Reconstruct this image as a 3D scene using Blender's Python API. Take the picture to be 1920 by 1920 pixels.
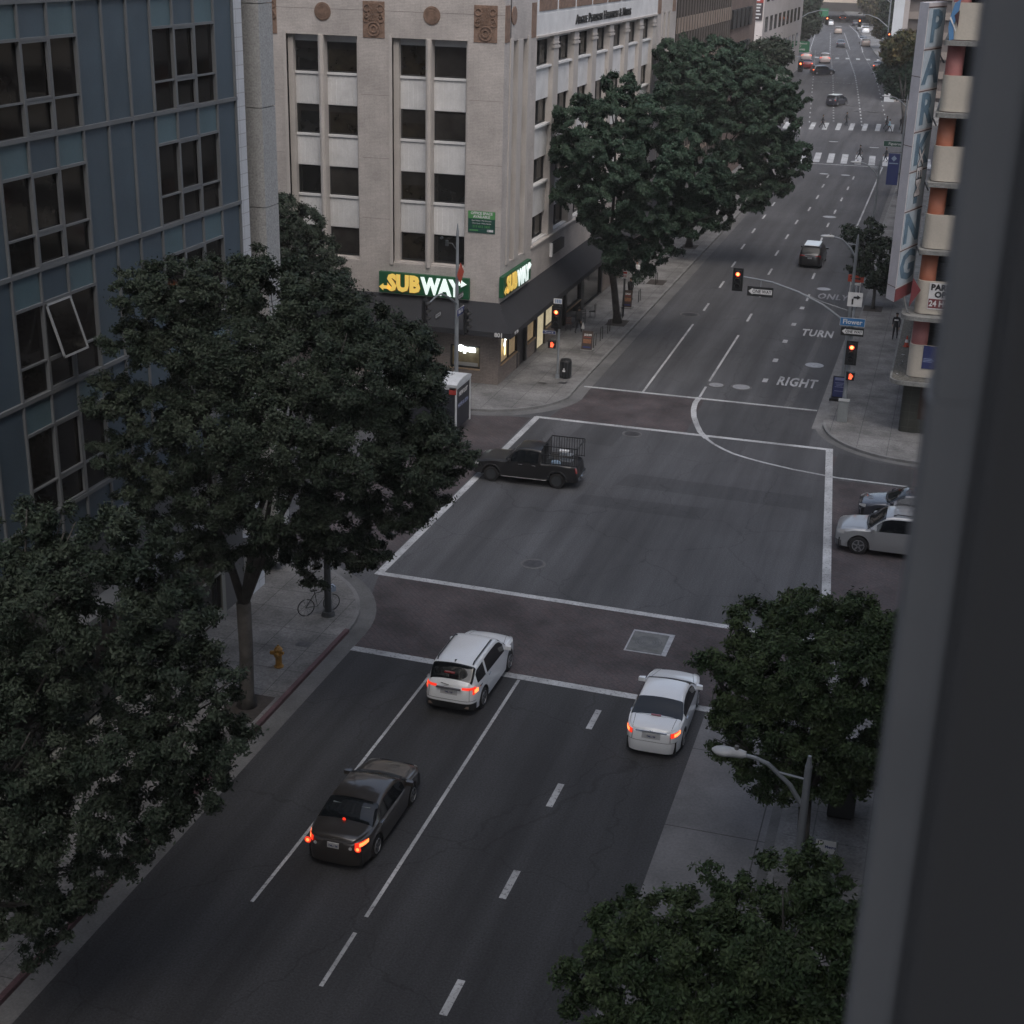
import bpy, math, random
import numpy as np
from mathutils import Matrix, Vector
for o in list(bpy.data.objects): bpy.data.objects.remove(o, do_unlink=True)
S = bpy.context.scene
COL = S.collection
R = math.radians
H = 24.0
# ------------------------------------------------------------------ camera
cd = bpy.data.cameras.new('camera'); cam = bpy.data.objects.new('camera', cd); COL.objects.link(cam)
cam.matrix_world = Matrix(((0.9577578, -0.12449771, 0.25923024, 0), (0.28662717, 0.34009696, -0.89564442, 0),
                           (0.02334226, 0.93211286, 0.36141495, H), (0, 0, 0, 1)))
cd.sensor_width = 36; cd.lens = 51.814; cd.clip_start = 0.1; cd.clip_end = 4000
cd.dof.use_dof = True; cd.dof.focus_distance = 75; cd.dof.aperture_fstop = 4.2
S.camera = cam
# ------------------------------------------------------------------ world, sun, exposure
SUN_EL, SUN_AZ = R(56), R(150)          # azimuth measured from +Y towards +X
w = bpy.data.worlds.new('World'); S.world = w; w.use_nodes = True
nt = w.node_tree; bg = nt.nodes['Background']
sky = nt.nodes.new('ShaderNodeTexSky'); sky.sky_type = 'NISHITA'; sky.sun_disc = False
sky.sun_elevation = SUN_EL; sky.sun_rotation = SUN_AZ; sky.air_density = 1.0; sky.dust_density = 4.0; sky.ozone_density = 1.0
hs = nt.nodes.new('ShaderNodeHueSaturation'); hs.inputs['Saturation'].default_value = 0.72
nt.links.new(sky.outputs[0], hs.inputs['Color']); nt.links.new(hs.outputs[0], bg.inputs[0]); bg.inputs[1].default_value = 0.13
sd = bpy.data.lights.new('sun', 'SUN'); sd.energy = 0.5; sd.angle = R(60); sd.color = (1.0, 0.97, 0.94)
sun = bpy.data.objects.new('sun', sd); COL.objects.link(sun)
dv = Vector((math.sin(SUN_AZ) * math.cos(SUN_EL), math.cos(SUN_AZ) * math.cos(SUN_EL), math.sin(SUN_EL)))
sun.rotation_euler = dv.to_track_quat('Z', 'Y').to_euler()
vs = S.view_settings; vs.view_transform = 'Standard'; vs.look = 'None'; vs.gamma = 1; vs.exposure = 0.72; vs.use_curve_mapping = False
# ------------------------------------------------------------------ materials
MATS = {}
def mat(name, col, rough=0.8, metal=0.0, var=0.0, scale=3.0, bump=0.0, bscale=40.0, emit=None, es=1.0, spec=0.5, fine=0.0, coat=0.0, world=True):
    if name in MATS: return MATS[name]
    m = bpy.data.materials.new(name); m.use_nodes = True; t = m.node_tree; b = t.nodes['Principled BSDF']
    b.inputs['Roughness'].default_value = rough; b.inputs['Metallic'].default_value = metal
    b.inputs['Specular IOR Level'].default_value = spec; b.inputs['Coat Weight'].default_value = coat
    b.inputs['Coat Roughness'].default_value = 0.05
    c4 = (*col, 1)
    b.inputs['Base Color'].default_value = c4
    geo = t.nodes.new('ShaderNodeNewGeometry')
    if var or fine:
        n = t.nodes.new('ShaderNodeTexNoise'); n.inputs['Scale'].default_value = 1.0 / scale; n.inputs['Detail'].default_value = 6; n.inputs['Roughness'].default_value = 0.6
        t.links.new(geo.outputs['Position'], n.inputs['Vector'])
        r = t.nodes.new('ShaderNodeMapRange'); r.inputs[1].default_value = 0.3; r.inputs[2].default_value = 0.7
        r.inputs[3].default_value = 1 - var; r.inputs[4].default_value = 1 + var
        t.links.new(n.outputs['Fac'], r.inputs[0])
        out = r.outputs[0]
        if fine:
            n2 = t.nodes.new('ShaderNodeTexNoise'); n2.inputs['Scale'].default_value = 14; n2.inputs['Detail'].default_value = 3
            t.links.new(geo.outputs['Position'], n2.inputs['Vector'])
            r2 = t.nodes.new('ShaderNodeMapRange'); r2.inputs[1].default_value = 0.3; r2.inputs[2].default_value = 0.7
            r2.inputs[3].default_value = 1 - fine; r2.inputs[4].default_value = 1 + fine
            t.links.new(n2.outputs['Fac'], r2.inputs[0])
            mm = t.nodes.new('ShaderNodeMath'); mm.operation = 'MULTIPLY'
            t.links.new(out, mm.inputs[0]); t.links.new(r2.outputs[0], mm.inputs[1]); out = mm.outputs[0]
        vm = t.nodes.new('ShaderNodeVectorMath'); vm.operation = 'SCALE'; vm.inputs[0].default_value = col
        t.links.new(out, vm.inputs['Scale']); t.links.new(vm.outputs[0], b.inputs['Base Color'])
    if bump:
        n = t.nodes.new('ShaderNodeTexNoise'); n.inputs['Scale'].default_value = bscale; n.inputs['Detail'].default_value = 4
        t.links.new(geo.outputs['Position'], n.inputs['Vector'])
        bp = t.nodes.new('ShaderNodeBump'); bp.inputs['Strength'].default_value = bump; bp.inputs['Distance'].default_value = 0.02
        t.links.new(n.outputs['Fac'], bp.inputs['Height']); t.links.new(bp.outputs[0], b.inputs['Normal'])
    if emit:
        b.inputs['Emission Color'].default_value = (*emit, 1); b.inputs['Emission Strength'].default_value = es
    MATS[name] = m; return m
def nodes_of(m): return m.node_tree, m.node_tree.nodes['Principled BSDF']
def mix_rgb(t, fac, a, b_, mode='MIX'):
    n = t.nodes.new('ShaderNodeMix'); n.data_type = 'RGBA'; n.blend_type = mode
    for sock, v in ((n.inputs[0], fac), (n.inputs[6], a), (n.inputs[7], b_)):
        if hasattr(v, 'is_output'): t.links.new(v, sock)
        elif sock == n.inputs[0]: sock.default_value = v
        else: sock.default_value = (*v, 1)
    return n.outputs[2]
def pos_node(t, rot=(0, 0, 0), sc=(1, 1, 1)):
    g = t.nodes.new('ShaderNodeNewGeometry'); mp = t.nodes.new('ShaderNodeMapping')
    mp.inputs['Rotation'].default_value = rot; mp.inputs['Scale'].default_value = sc
    t.links.new(g.outputs['Position'], mp.inputs['Vector']); return mp.outputs[0]
def noise(t, vec, scale, detail=5, lo=0.35, hi=0.65, a=0.0, b=1.0, rough=0.6):
    n = t.nodes.new('ShaderNodeTexNoise'); n.inputs['Scale'].default_value = scale; n.inputs['Detail'].default_value = detail; n.inputs['Roughness'].default_value = rough
    t.links.new(vec, n.inputs['Vector'])
    r = t.nodes.new('ShaderNodeMapRange'); r.inputs[1].default_value = lo; r.inputs[2].default_value = hi; r.inputs[3].default_value = a; r.inputs[4].default_value = b
    t.links.new(n.outputs['Fac'], r.inputs[0]); return r.outputs[0]
def asphalt_mat(name, c):
    m = mat(name, c, 0.82); t, b = nodes_of(m); p = pos_node(t)
    big = noise(t, p, 0.12, 4, a=0.85, b=1.2)
    stre = noise(t, pos_node(t, sc=(1, 0.05, 1)), 0.9, 4, a=0.66, b=1.15)      # wear along the lanes
    fine = noise(t, p, 16, 4, lo=0.32, hi=0.68, a=0.55, b=1.5, rough=.75)
    col = mix_rgb(t, 1.0, c, big, 'MULTIPLY'); col = mix_rgb(t, 1.0, col, stre, 'MULTIPLY'); col = mix_rgb(t, 1.0, col, fine, 'MULTIPLY')
    v = t.nodes.new('ShaderNodeTexVoronoi'); v.feature = 'DISTANCE_TO_EDGE'; v.inputs['Scale'].default_value = 0.17
    nz = t.nodes.new('ShaderNodeTexNoise'); nz.inputs['Scale'].default_value = 0.8; nz.inputs['Detail'].default_value = 5; t.links.new(p, nz.inputs['Vector'])
    add = t.nodes.new('ShaderNodeVectorMath'); add.operation = 'MULTIPLY_ADD'; add.inputs[1].default_value = (1.5, 1.5, 0); t.links.new(nz.outputs['Color'], add.inputs[0]); t.links.new(p, add.inputs[2])
    t.links.new(add.outputs[0], v.inputs['Vector'])
    r = t.nodes.new('ShaderNodeMapRange'); r.inputs[1].default_value = 0.0; r.inputs[2].default_value = 0.007; r.inputs[3].default_value = 0.62; r.inputs[4].default_value = 1
    t.links.new(v.outputs['Distance'], r.inputs[0])
    gate = noise(t, p, 0.05, 2, lo=0.45, hi=0.6, a=0.0, b=1.0)
    mx = t.nodes.new('ShaderNodeMath'); mx.operation = 'MAXIMUM'; t.links.new(r.outputs[0], mx.inputs[0]); t.links.new(gate, mx.inputs[1])
    col = mix_rgb(t, 1.0, col, mx.outputs[0], 'MULTIPLY')
    t.links.new(col, b.inputs['Base Color'])
    bp = t.nodes.new('ShaderNodeBump'); bp.inputs['Strength'].default_value = 0.25; bp.inputs['Distance'].default_value = 0.01
    t.links.new(fine, bp.inputs['Height']); t.links.new(bp.outputs[0], b.inputs['Normal'])
    return m
def brick_mat(name, c1, c2, cm, bw, bh, mortar=0.01, rot=(0, 0, 0), rough=0.85, swz=None, off=0.5, var=0.15, squash=1.0, vs_=1.0):
    """brick texture in world metres; swz picks which axes become u,v"""
    m = mat(name, c1, rough); t, b = nodes_of(m)
    g = t.nodes.new('ShaderNodeNewGeometry'); sx = t.nodes.new('ShaderNodeSeparateXYZ'); t.links.new(g.outputs['Position'], sx.inputs[0])
    cx = t.nodes.new('ShaderNodeCombineXYZ')
    if swz == 'wall':       # u = x+y, v = z
        ad = t.nodes.new('ShaderNodeMath'); t.links.new(sx.outputs[0], ad.inputs[0]); t.links.new(sx.outputs[1], ad.inputs[1])
        t.links.new(ad.outputs[0], cx.inputs[0]); t.links.new(sx.outputs[2], cx.inputs[1])
    else:
        t.links.new(sx.outputs[0], cx.inputs[0]); t.links.new(sx.outputs[1], cx.inputs[1])
    mp = t.nodes.new('ShaderNodeMapping'); mp.inputs['Rotation'].default_value = rot; t.links.new(cx.outputs[0], mp.inputs['Vector'])
    br = t.nodes.new('ShaderNodeTexBrick'); br.offset = off
    br.inputs['Color1'].default_value = (*c1, 1); br.inputs['Color2'].default_value = (*c2, 1); br.inputs['Mortar'].default_value = (*cm, 1)
    br.inputs['Scale'].default_value = 1; br.inputs['Mortar Size'].default_value = mortar; br.inputs['Brick Width'].default_value = bw; br.inputs['Row Height'].default_value = bh
    br.inputs['Mortar Smooth'].default_value = 0.1
    t.links.new(mp.outputs[0], br.inputs['Vector'])
    p = pos_node(t)
    col = mix_rgb(t, 1.0, br.outputs['Color'], noise(t, p, 0.5, 5, a=1 - var, b=1 + var), 'MULTIPLY')
    col = mix_rgb(t, 1.0, col, noise(t, p, 12, 3, a=1 - var * .6, b=1 + var * .6), 'MULTIPLY')
    t.links.new(col, b.inputs['Base Color']); return m
def paint_mat(name, c, under, wear=0.45):
    m = mat(name, c, 0.7); t, b = nodes_of(m); p = pos_node(t)
    f = noise(t, p, 9, 6, lo=wear - 0.12, hi=wear + 0.02, rough=0.75)
    col = mix_rgb(t, f, under, c); col = mix_rgb(t, 1.0, col, noise(t, p, 0.55, 5, a=0.6, b=1.15), 'MULTIPLY')
    t.links.new(col, b.inputs['Base Color']); return m
def leaf_mat(name, c, c2):
    m = mat(name, c, 0.65, spec=0.2); t, b = nodes_of(m)
    g = t.nodes.new('ShaderNodeNewGeometry')
    r = t.nodes.new('ShaderNodeMapRange'); r.inputs[3].default_value = 0.55; r.inputs[4].default_value = 1.5; t.links.new(g.outputs['Random Per Island'], r.inputs[0])
    p = pos_node(t)
    col = mix_rgb(t, noise(t, p, 1.1, 4, lo=0.4, hi=0.6), c, c2); col = mix_rgb(t, 1.0, col, r.outputs[0], 'MULTIPLY')
    t.links.new(col, b.inputs['Base Color']); b.inputs['Subsurface Weight'].default_value = 0.0
    return m
# ------------------------------------------------------------------ mesh helpers
class MB:
    def __init__(s): s.v = []; s.f = []; s.m = []; s.mats = []; s.smooth = False; s.cur = 0
    def use(s, m):
        if m not in s.mats: s.mats.append(m)
        s.cur = s.mats.index(m); return s
    def add(s, vs_, fs):
        o = len(s.v); s.v += [tuple(p) for p in vs_]
        for f in fs: s.f.append(tuple(i + o for i in f)); s.m.append(s.cur)
        return s
    def box(s, x0, x1, y0, y1, z0, z1, M=None):
        v = [(x, y, z) for z in (z0, z1) for y in (y0, y1) for x in (x0, x1)]
        if M is not None: v = [M @ Vector(p) for p in v]
        return s.add(v, [(0, 2, 3, 1), (4, 5, 7, 6), (0, 1, 5, 4), (2, 6, 7, 3), (0, 4, 6, 2), (1, 3, 7, 5)])
    def quad(s, *p): return s.add(p, [tuple(range(len(p)))])
    def prism(s, poly, z0, z1, zf=None):
        n = len(poly)
        area = sum(poly[i][0] * poly[(i + 1) % n][1] - poly[(i + 1) % n][0] * poly[i][1] for i in range(n))
        if area < 0: poly = poly[::-1]
        a = [(x, y, z0 + (zf(y) if zf else 0)) for x, y in poly]; b = [(x, y, z1 + (zf(y) if zf else 0)) for x, y in poly]
        return s.add(a + b, [tuple(range(n, 2 * n)), tuple(range(n - 1, -1, -1))] + [(i, (i + 1) % n, (i + 1) % n + n, i + n) for i in range(n)])
    def cyl(s, p0, p1, r0, r1=None, n=12, cap=True):
        return s.tube([p0, p1], [r0, r0 if r1 is None else r1], n, cap)
    def tube(s, pts, rs, n=8, cap=True):
        pts = [Vector(p) for p in pts]
        if not hasattr(rs, '__len__'): rs = [rs] * len(pts)
        o = len(s.v); ref = None
        for i, p in enumerate(pts):
            d = (pts[min(i + 1, len(pts) - 1)] - pts[max(i - 1, 0)]).normalized()
            if ref is None: ref = Vector((0, 0, 1)) if abs(d.z) < .9 else Vector((1, 0, 0))
            u = d.cross(ref).normalized(); v = d.cross(u).normalized(); ref = -v if False else ref
            for k in range(n):
                a = 2 * math.pi * k / n; q = p + (u * math.cos(a) + v * math.sin(a)) * rs[i]; s.v.append(tuple(q))
        for i in range(len(pts) - 1):
            for k in range(n):
                a = o + i * n + k; b = o + i * n + (k + 1) % n; s.f.append((a, b, b + n, a + n)); s.m.append(s.cur)
        if cap:
            s.f.append(tuple(o + k for k in range(n - 1, -1, -1))); s.m.append(s.cur)
            e = o + (len(pts) - 1) * n; s.f.append(tuple(e + k for k in range(n))); s.m.append(s.cur)
        return s
    def build(s, name, m=None, parent=None, off=(0, 0, 0), smooth=None):
        me = bpy.data.meshes.new(name)
        v = s.v if off == (0, 0, 0) else [(p[0] - off[0], p[1] - off[1], p[2] - off[2]) for p in s.v]
        me.from_pydata(v, [], s.f)
        if m is not None: me.materials.append(m)
        else:
            for q in s.mats: me.materials.append(q)
            me.polygons.foreach_set('material_index', s.m)
        if smooth or (smooth is None and s.smooth): me.polygons.foreach_set('use_smooth', [True] * len(me.polygons))
        me.update()
        return link(name, me, parent)
def link(name, me, parent=None):
    o = bpy.data.objects.new(name, me); COL.objects.link(o)
    if parent: o.parent = parent
    return o
def thing(name, label, cat, loc=(0, 0, 0), rz=0, group=None):
    o = bpy.data.objects.new(name, None); COL.objects.link(o); o.location = loc; o.rotation_euler = (0, 0, rz); o.empty_display_size = .3
    return tag(o, label, cat, group)
def tag(o, label=None, cat=None, group=None, kind=None):
    if label: o['label'] = label
    if cat: o['category'] = cat
    if group: o['group'] = group
    if kind: o['kind'] = kind
    return o
def struct(name, mb, m=None, **k): return tag(mb.build(name, m, **k), kind='structure')
def copy_tree(o, parent=None):
    c = o.copy(); COL.objects.link(c); c.parent = parent
    for ch in o.children: copy_tree(ch, c)
    return c
def text(s, size, m, parent, pos, right=(1, 0, 0), up=(0, 0, 1), name='lettering', depth=0.004, bold=0.0, align='CENTER', sx=1.0, small=False, shear=0.0, space=1.0):
    cu = bpy.data.curves.new(name, 'FONT'); cu.body = s; cu.size = size; cu.extrude = depth; cu.offset = bold; cu.align_x = align; cu.align_y = 'CENTER'; cu.shear = shear; cu.space_character = space
    cu.resolution_u = 2
    if small:
        cu.small_caps_scale = 0.78
        for i, ch in enumerate(s):
            if ch.islower(): cu.body_format[i].use_small_caps = True
    ob = bpy.data.objects.new('tmp', cu); COL.objects.link(ob)
    me = bpy.data.meshes.new_from_object(ob); bpy.data.objects.remove(ob)
    r = Vector(right).normalized() * sx; u = Vector(up).normalized(); n = Vector(right).normalized().cross(u)
    M = Matrix((( r.x, u.x, n.x, pos[0]), (r.y, u.y, n.y, pos[1]), (r.z, u.z, n.z, pos[2]), (0, 0, 0, 1)))
    me.transform(M); me.materials.clear(); me.materials.append(m)
    return link(name, me, parent)
def zt(y):
    if y <= 176: return 0.0
    if y >= 264: return 4.8
    t = (y - 176) / 88.0
    return 4.8 * t * t * (3 - 2 * t)
def plate(mb, pts2, pos, right, up, th=0.004):
    """flat polygon given in (u,v) metres on a plane, extruded by th towards its front"""
    r = Vector(right).normalized(); u = Vector(up).normalized(); n = r.cross(u); p = Vector(pos); k = len(pts2)
    a = [p + r * x + u * y for x, y in pts2]; b = [q + n * th for q in a]
    return mb.add(a + b, [tuple(range(k, 2 * k)), tuple(range(k - 1, -1, -1))] + [(i, (i + 1) % k, (i + 1) % k + k, i + k) for i in range(k)])
def disc(r, n=20, rx=1.0): return [(r * rx * math.cos(2 * math.pi * i / n), r * math.sin(2 * math.pi * i / n)) for i in range(n)]
def rect(w_, h_): return [(-w_ / 2, -h_ / 2), (w_ / 2, -h_ / 2), (w_ / 2, h_ / 2), (-w_ / 2, h_ / 2)]
# ------------------------------------------------------------------ shared materials
ASPH = asphalt_mat('asphalt', (0.066, 0.067, 0.072)); ASPH_D = asphalt_mat('asphalt dark patch', (0.05, 0.051, 0.055)); ASPH_N = asphalt_mat('newer asphalt', (0.036, 0.037, 0.04)); ASPH_L = asphalt_mat('asphalt light', (0.088, 0.088, 0.092))
CONC = brick_mat('pavement concrete', (0.16, 0.158, 0.155), (0.145, 0.143, 0.142), (0.07, 0.07, 0.07), 1.55, 1.55, 0.016, off=0.0, var=0.38)
PADM = brick_mat('road concrete', (0.15, 0.15, 0.155), (0.14, 0.14, 0.145), (0.05, 0.05, 0.05), 3.05, 4.6, 0.02, off=0.0, var=0.2)
KERB = mat('kerb concrete', (0.17, 0.17, 0.17), 0.85, var=0.25, scale=1.0, fine=0.15)
GUT = mat('gutter concrete', (0.115, 0.115, 0.115), 0.85, var=0.3, scale=1.5, fine=0.15)
REDK = mat('red kerb paint', (0.085, 0.045, 0.05), 0.7, var=0.3, scale=0.6, fine=0.25)
BRK = brick_mat('brick crosswalk', (0.067, 0.051, 0.053), (0.057, 0.049, 0.052), (0.042, 0.04, 0.042), 0.42, 0.21, 0.016, rot=(0, 0, R(45)), var=0.4)
PAINT = paint_mat('road paint', (0.46, 0.47, 0.48), (0.09, 0.09, 0.095), 0.455)
PAINT_W = paint_mat('worn road paint', (0.34, 0.34, 0.35), (0.07, 0.07, 0.075), 0.5)
PAINT_F = paint_mat('faint road paint', (0.14, 0.14, 0.145), (0.075, 0.075, 0.08), 0.52)
IRON = mat('cast iron', (0.1, 0.1, 0.105), 0.45, var=0.3, scale=0.2, metal=0.6)
IRONL = mat('worn bright iron', (0.36, 0.36, 0.37), 0.42, var=0.3, scale=0.15, metal=0.3)
STEEL = mat('galvanised steel', (0.24, 0.26, 0.28), 0.5, metal=0.3, var=0.12, scale=0.6)
DSTEEL = mat('dark steel', (0.05, 0.055, 0.06), 0.5, metal=0.2, var=0.15, scale=0.6)
BLACK = mat('black paint', (0.014, 0.015, 0.016), 0.45); RUBBER = mat('rubber', (0.018, 0.018, 0.019), 0.85)
WHITE = mat('white sign sheet', (0.62, 0.62, 0.62), 0.6, var=0.08, scale=0.3); WHITEP = mat('white plastic', (0.6, 0.6, 0.6), 0.5)
GREENS = mat('green sign sheet', (0.015, 0.15, 0.07), 0.5); GREEND = mat('dark green sign sheet', (0.01, 0.06, 0.045), 0.5); GREENL = mat('light green sign sheet', (0.08, 0.26, 0.09), 0.5)
BLUES = mat('blue sign sheet', (0.03, 0.14, 0.32), 0.5); BLUED = mat('dark blue sign sheet', (0.022, 0.035, 0.13), 0.5); NAVY = mat('navy poster', (0.03, 0.04, 0.13), 0.6)
REDS = mat('red sign sheet', (0.35, 0.04, 0.03), 0.6); ORANGE = mat('orange sign sheet', (0.42, 0.06, 0.03), 0.6)
GLASS = mat('dark window glass', (0.012, 0.0125, 0.012), 0.07, spec=0.5, var=.6, scale=1.3); GLASS2 = mat('window glass with pale blind', (.03, .028, .026), .1, spec=.4, var=.4, scale=.8); GLASS3 = mat('brown tinted window glass', (.02, .017, .012), .08, spec=.4, var=.7, scale=.5); GLASSB = mat('bronze window glass', (0.012, 0.0115, 0.011), 0.06, var=0.6, scale=1.6, spec=0.22)
CGLASS = mat('car glass', (0.008, 0.01, 0.012), 0.04, spec=0.6)
REDL = mat('red signal light', (0.3, 0.02, 0.01), 0.4, emit=(1.0, 0.05, 0.02), es=1.5); REDC = mat('red signal core', (1, .5, .1), 0.4, emit=(1.0, 0.42, 0.12), es=2.4)
LENS = mat('unlit lens', (0.03, 0.03, 0.03), 0.25); TAIL = mat('tail light lit', (0.4, 0.02, 0.01), 0.3, emit=(1.0, 0.04, 0.016), es=0.6); TAILC = mat('tail light core', (0.8, 0.2, 0.05), 0.3, emit=(1.0, 0.22, 0.06), es=1.5)
TAILD = mat('tail light unlit', (0.22, 0.012, 0.01), 0.25, coat=1.0); HEADL = mat('headlight glass', (0.5, 0.5, 0.5), 0.1, coat=1.0); CHROME = mat('chrome', (0.6, 0.6, 0.6), 0.15, metal=1.0)
BARK = mat('bark', (0.07, 0.066, 0.062), 0.9, var=0.35, scale=0.3, bump=0.5, bscale=12); SOIL = mat('soil', (0.04, 0.034, 0.03), 0.95, var=0.3, scale=0.2)
LEAF1 = leaf_mat('ficus leaves', (0.024, 0.037, 0.026), (0.041, 0.055, 0.038)); LEAF2 = leaf_mat('feathery leaves', (0.026, 0.050, 0.034), (0.042, 0.070, 0.046)); LEAF3 = leaf_mat('glossy leaves', (0.032, 0.054, 0.025), (0.056, 0.080, 0.036))
LEAF4 = leaf_mat('autumn leaves', (0.04, 0.05, 0.024), (0.075, 0.058, 0.024))
# ================================================================== SETTING
def lerp(a, b, t): return a + (b - a) * t
def xl(y):      # left kerb of 8th street
    if y < 181: return -19.35
    if y < 210: return lerp(-19.35, -23.2, (y - 181) / 29)
    return -23.2 - (y - 210) * 0.098
def xr(y):      # right kerb
    if y < 120: return -5.0
    if y < 181: return -5.0 - (y - 120) * 0.02
    return lerp(-6.2, -6.6, (y - 181) / 29) if y < 210 else -6.6 - (y - 210) * 0.112
def sheet(xa, xb, y0, y1, step, z, name, m, thick=0.0):
    mb = MB(); n = max(1, int(math.ceil((y1 - y0) / step))); ys = [y0 + (y1 - y0) * i / n for i in range(n + 1)]
    for y in ys:
        a, b = xa(y) if callable(xa) else xa, xb(y) if callable(xb) else xb
        mb.v += [(a, y, zt(y) + z), (b, y, zt(y) + z)]
        if thick: mb.v += [(a, y, zt(y) + z - thick), (b, y, zt(y) + z - thick)]
    k = 4 if thick else 2
    for i in range(n):
        o = i * k; fs = [(o, o + 1, o + k + 1, o + k)]
        if thick: fs += [(o + 2, o, o + k, o + k + 2), (o + 1, o + 3, o + k + 3, o + k + 1)]
        mb.f += fs; mb.m += [0] * len(fs)
    if thick:
        mb.f += [(2, 3, 1, 0), (n * k, n * k + 1, n * k + 3, n * k + 2)]; mb.m += [0, 0]
    return struct(name, mb, m)
sheet(-1500, 1500, -300, 2500, 20, -0.35, 'ground', mat('earth', (0.06, 0.056, 0.05), 0.95, var=0.3, scale=12))
sheet(-170, 90, -70, 620, 6, 0.0, 'road', ASPH)
# pavement blocks with rounded corners, kerb and gutter --------------------------------------
def arc(cx, cy, r, a0, a1, n=10): return [(cx + r * math.cos(R(a0 + (a1 - a0) * i / n)), cy + r * math.sin(R(a0 + (a1 - a0) * i / n))) for i in range(n + 1)]
def offset_path(p, d):
    out = []
    for i, q in enumerate(p):
        a = Vector(p[max(i - 1, 0)]); b = Vector(p[min(i + 1, len(p) - 1)]); t_ = (b - a).normalized(); out.append((q[0] + t_.y * d, q[1] - t_.x * d))
    return out
def ribbon(mb, a, b, z): 
    o = len(mb.v); mb.v += [(x, y, z) for x, y in a] + [(x, y, z) for x, y in b]; n = len(a)
    for i in range(n - 1): mb.f.append((o + i, o + i + 1, o + n + i + 1, o + n + i)); mb.m.append(mb.cur)
KH = 0.14
def block(edge, back, gutter_w, side, red=None):
    """edge: kerb line path (outer face); back: rest of polygon; side=+1 if the road lies to the right of travel"""
    inner = offset_path(edge, -0.16 * side)
    struct('pavement', MB().prism(inner + back, -0.2, KH - 0.004), CONC)
    k = MB(); n = len(edge)
    for i in range(n): k.v += [(edge[i][0], edge[i][1], 0), (edge[i][0] - 0.0, edge[i][1], KH), (inner[i][0], inner[i][1], KH), (inner[i][0], inner[i][1], 0)]
    k.use(KERB); k.use(REDK)
    for i in range(n - 1):
        mid = ((edge[i][0] + edge[i + 1][0]) / 2, (edge[i][1] + edge[i + 1][1]) / 2); mi = 1 if red and red(mid) else 0
        for a in (0, 1): k.f.append((4 * i + a, 4 * i + a + 1, 4 * i + 5 + a, 4 * i + 4 + a)); k.m.append(mi)
    struct('kerb', k)
    g = MB(); ribbon(g, offset_path(edge, gutter_w * side), edge, 0.006); struct('gutter', g, GUT)
def dens(a, b, step=2.0):
    n = max(1, int(math.hypot(b[0] - a[0], b[1] - a[1]) / step)); return [(lerp(a[0], b[0], i / n), lerp(a[1], b[1], i / n)) for i in range(n)]
# near left block (blue building)
eA = dens((-19.35, -60), (-19.35, 45.6)) + arc(-24.9, 45.6, 5.55, 0, 90, 14) + dens((-25.2, 51.15), (-150, 51.15)) + [(-150, 51.15)]
block(eA, [(-150, -60)], 0.62, 1, red=lambda p: p[1] < 45.9 and p[0] > -20 and p[1] > 20)
# far left block (cream building)
eB = [(-150, 73.3)] + dens((-149, 73.3), (-24.2, 73.3)) + arc(-24.2, 78.3, 5.0, -90, -8, 14) + dens((-19.3, 79.4), (-19.35, 180.5)) + [(-19.35, 180.5)]
block(eB, [(-30, 181), (-150, 181)], 0.7, 1)
# far right block (parking structure)
eC = [(60, 72.75)] + dens((59, 72.75), (0, 72.75)) + arc(0.1, 78.0, 5.25, -90, -180, 14) + dens((-5.12, 80.5), (-5.15, 116)) + dens((-5.8, 122), (-6.0, 181)) + [(-6.0, 181)]
block(eC, [(60, 181)], 0.42, -1)
# near right block (under the camera)
eD = dens((-2.55, -60), (-2.55, 46.5)) + arc(2.2, 46.5, 4.75, 180, 90, 12) + dens((2.3, 51.2), (60, 51.2)) + [(60, 51.2)]
block(eD, [(60, -60)], 0.3, -1)
sheet(lambda y: -150, xl, 209, 560, 8, KH, 'pavement', CONC, 0.3); sheet(xr, lambda y: 90, 213, 560, 8, KH, 'pavement', CONC, 0.3)
# concrete bus pad, right gutter pan, brick crossings -----------------------------------------
p = MB(); p.quad((-5.72, -60, .004), (-2.85, -60, .004), (-2.85, 44.0, .004), (-5.76, 44.0, .004)); struct('bus_pad', p, PADM)
p = MB(); p.quad((-5.66, 76.8, .008), (-5.16, 76.8, .008), (-5.16, 100, .008), (-5.58, 100, .008)); struct('gutter', p, KERB)
b = MB()
b.quad((-18.73, 44.35, .004), (-2.9, 44.15, .004), (-2.9, 50.75, .004), (-20.3, 51.1, .004))
b.quad((-19.4, 73.75, .004), (-12.2, 73.75, .004), (-12.2, 79.95, .004), (-18.62, 79.95, .004))
b.quad((-26.2, 51.9, .005), (-20.5, 51.3, .005), (-20.3, 73.3, .005), (-26.2, 72.55, .005))
b.quad((-2.4, 51.9, .005), (3.6, 51.9, .005), (3.4, 68.85, .005), (-4.05, 68.95, .005))
b.quad((-12.2, 73.75, .004), (-5.9, 73.75, .004), (-5.9, 79.95, .004), (-12.2, 79.95, .004)); b.quad((-4.05, 69.3, .005), (3.4, 69.2, .005), (3.4, 71.7, .005), (-4.2, 72.6, .005))
bo = struct('brick_crossing', b, BRK)
pt = MB()
for q in [[(-11.9, 73.8), (-5.5, 73.8), (-5.6, 79.9), (-12.0, 79.9)], [(-4.0, 69.25), (-.1, 69.1), (-.1, 71.9), (-2.2, 72.4), (-3.9, 73.2)]]: pt.quad(*[(x, y, .0075) for x, y in q])
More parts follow.
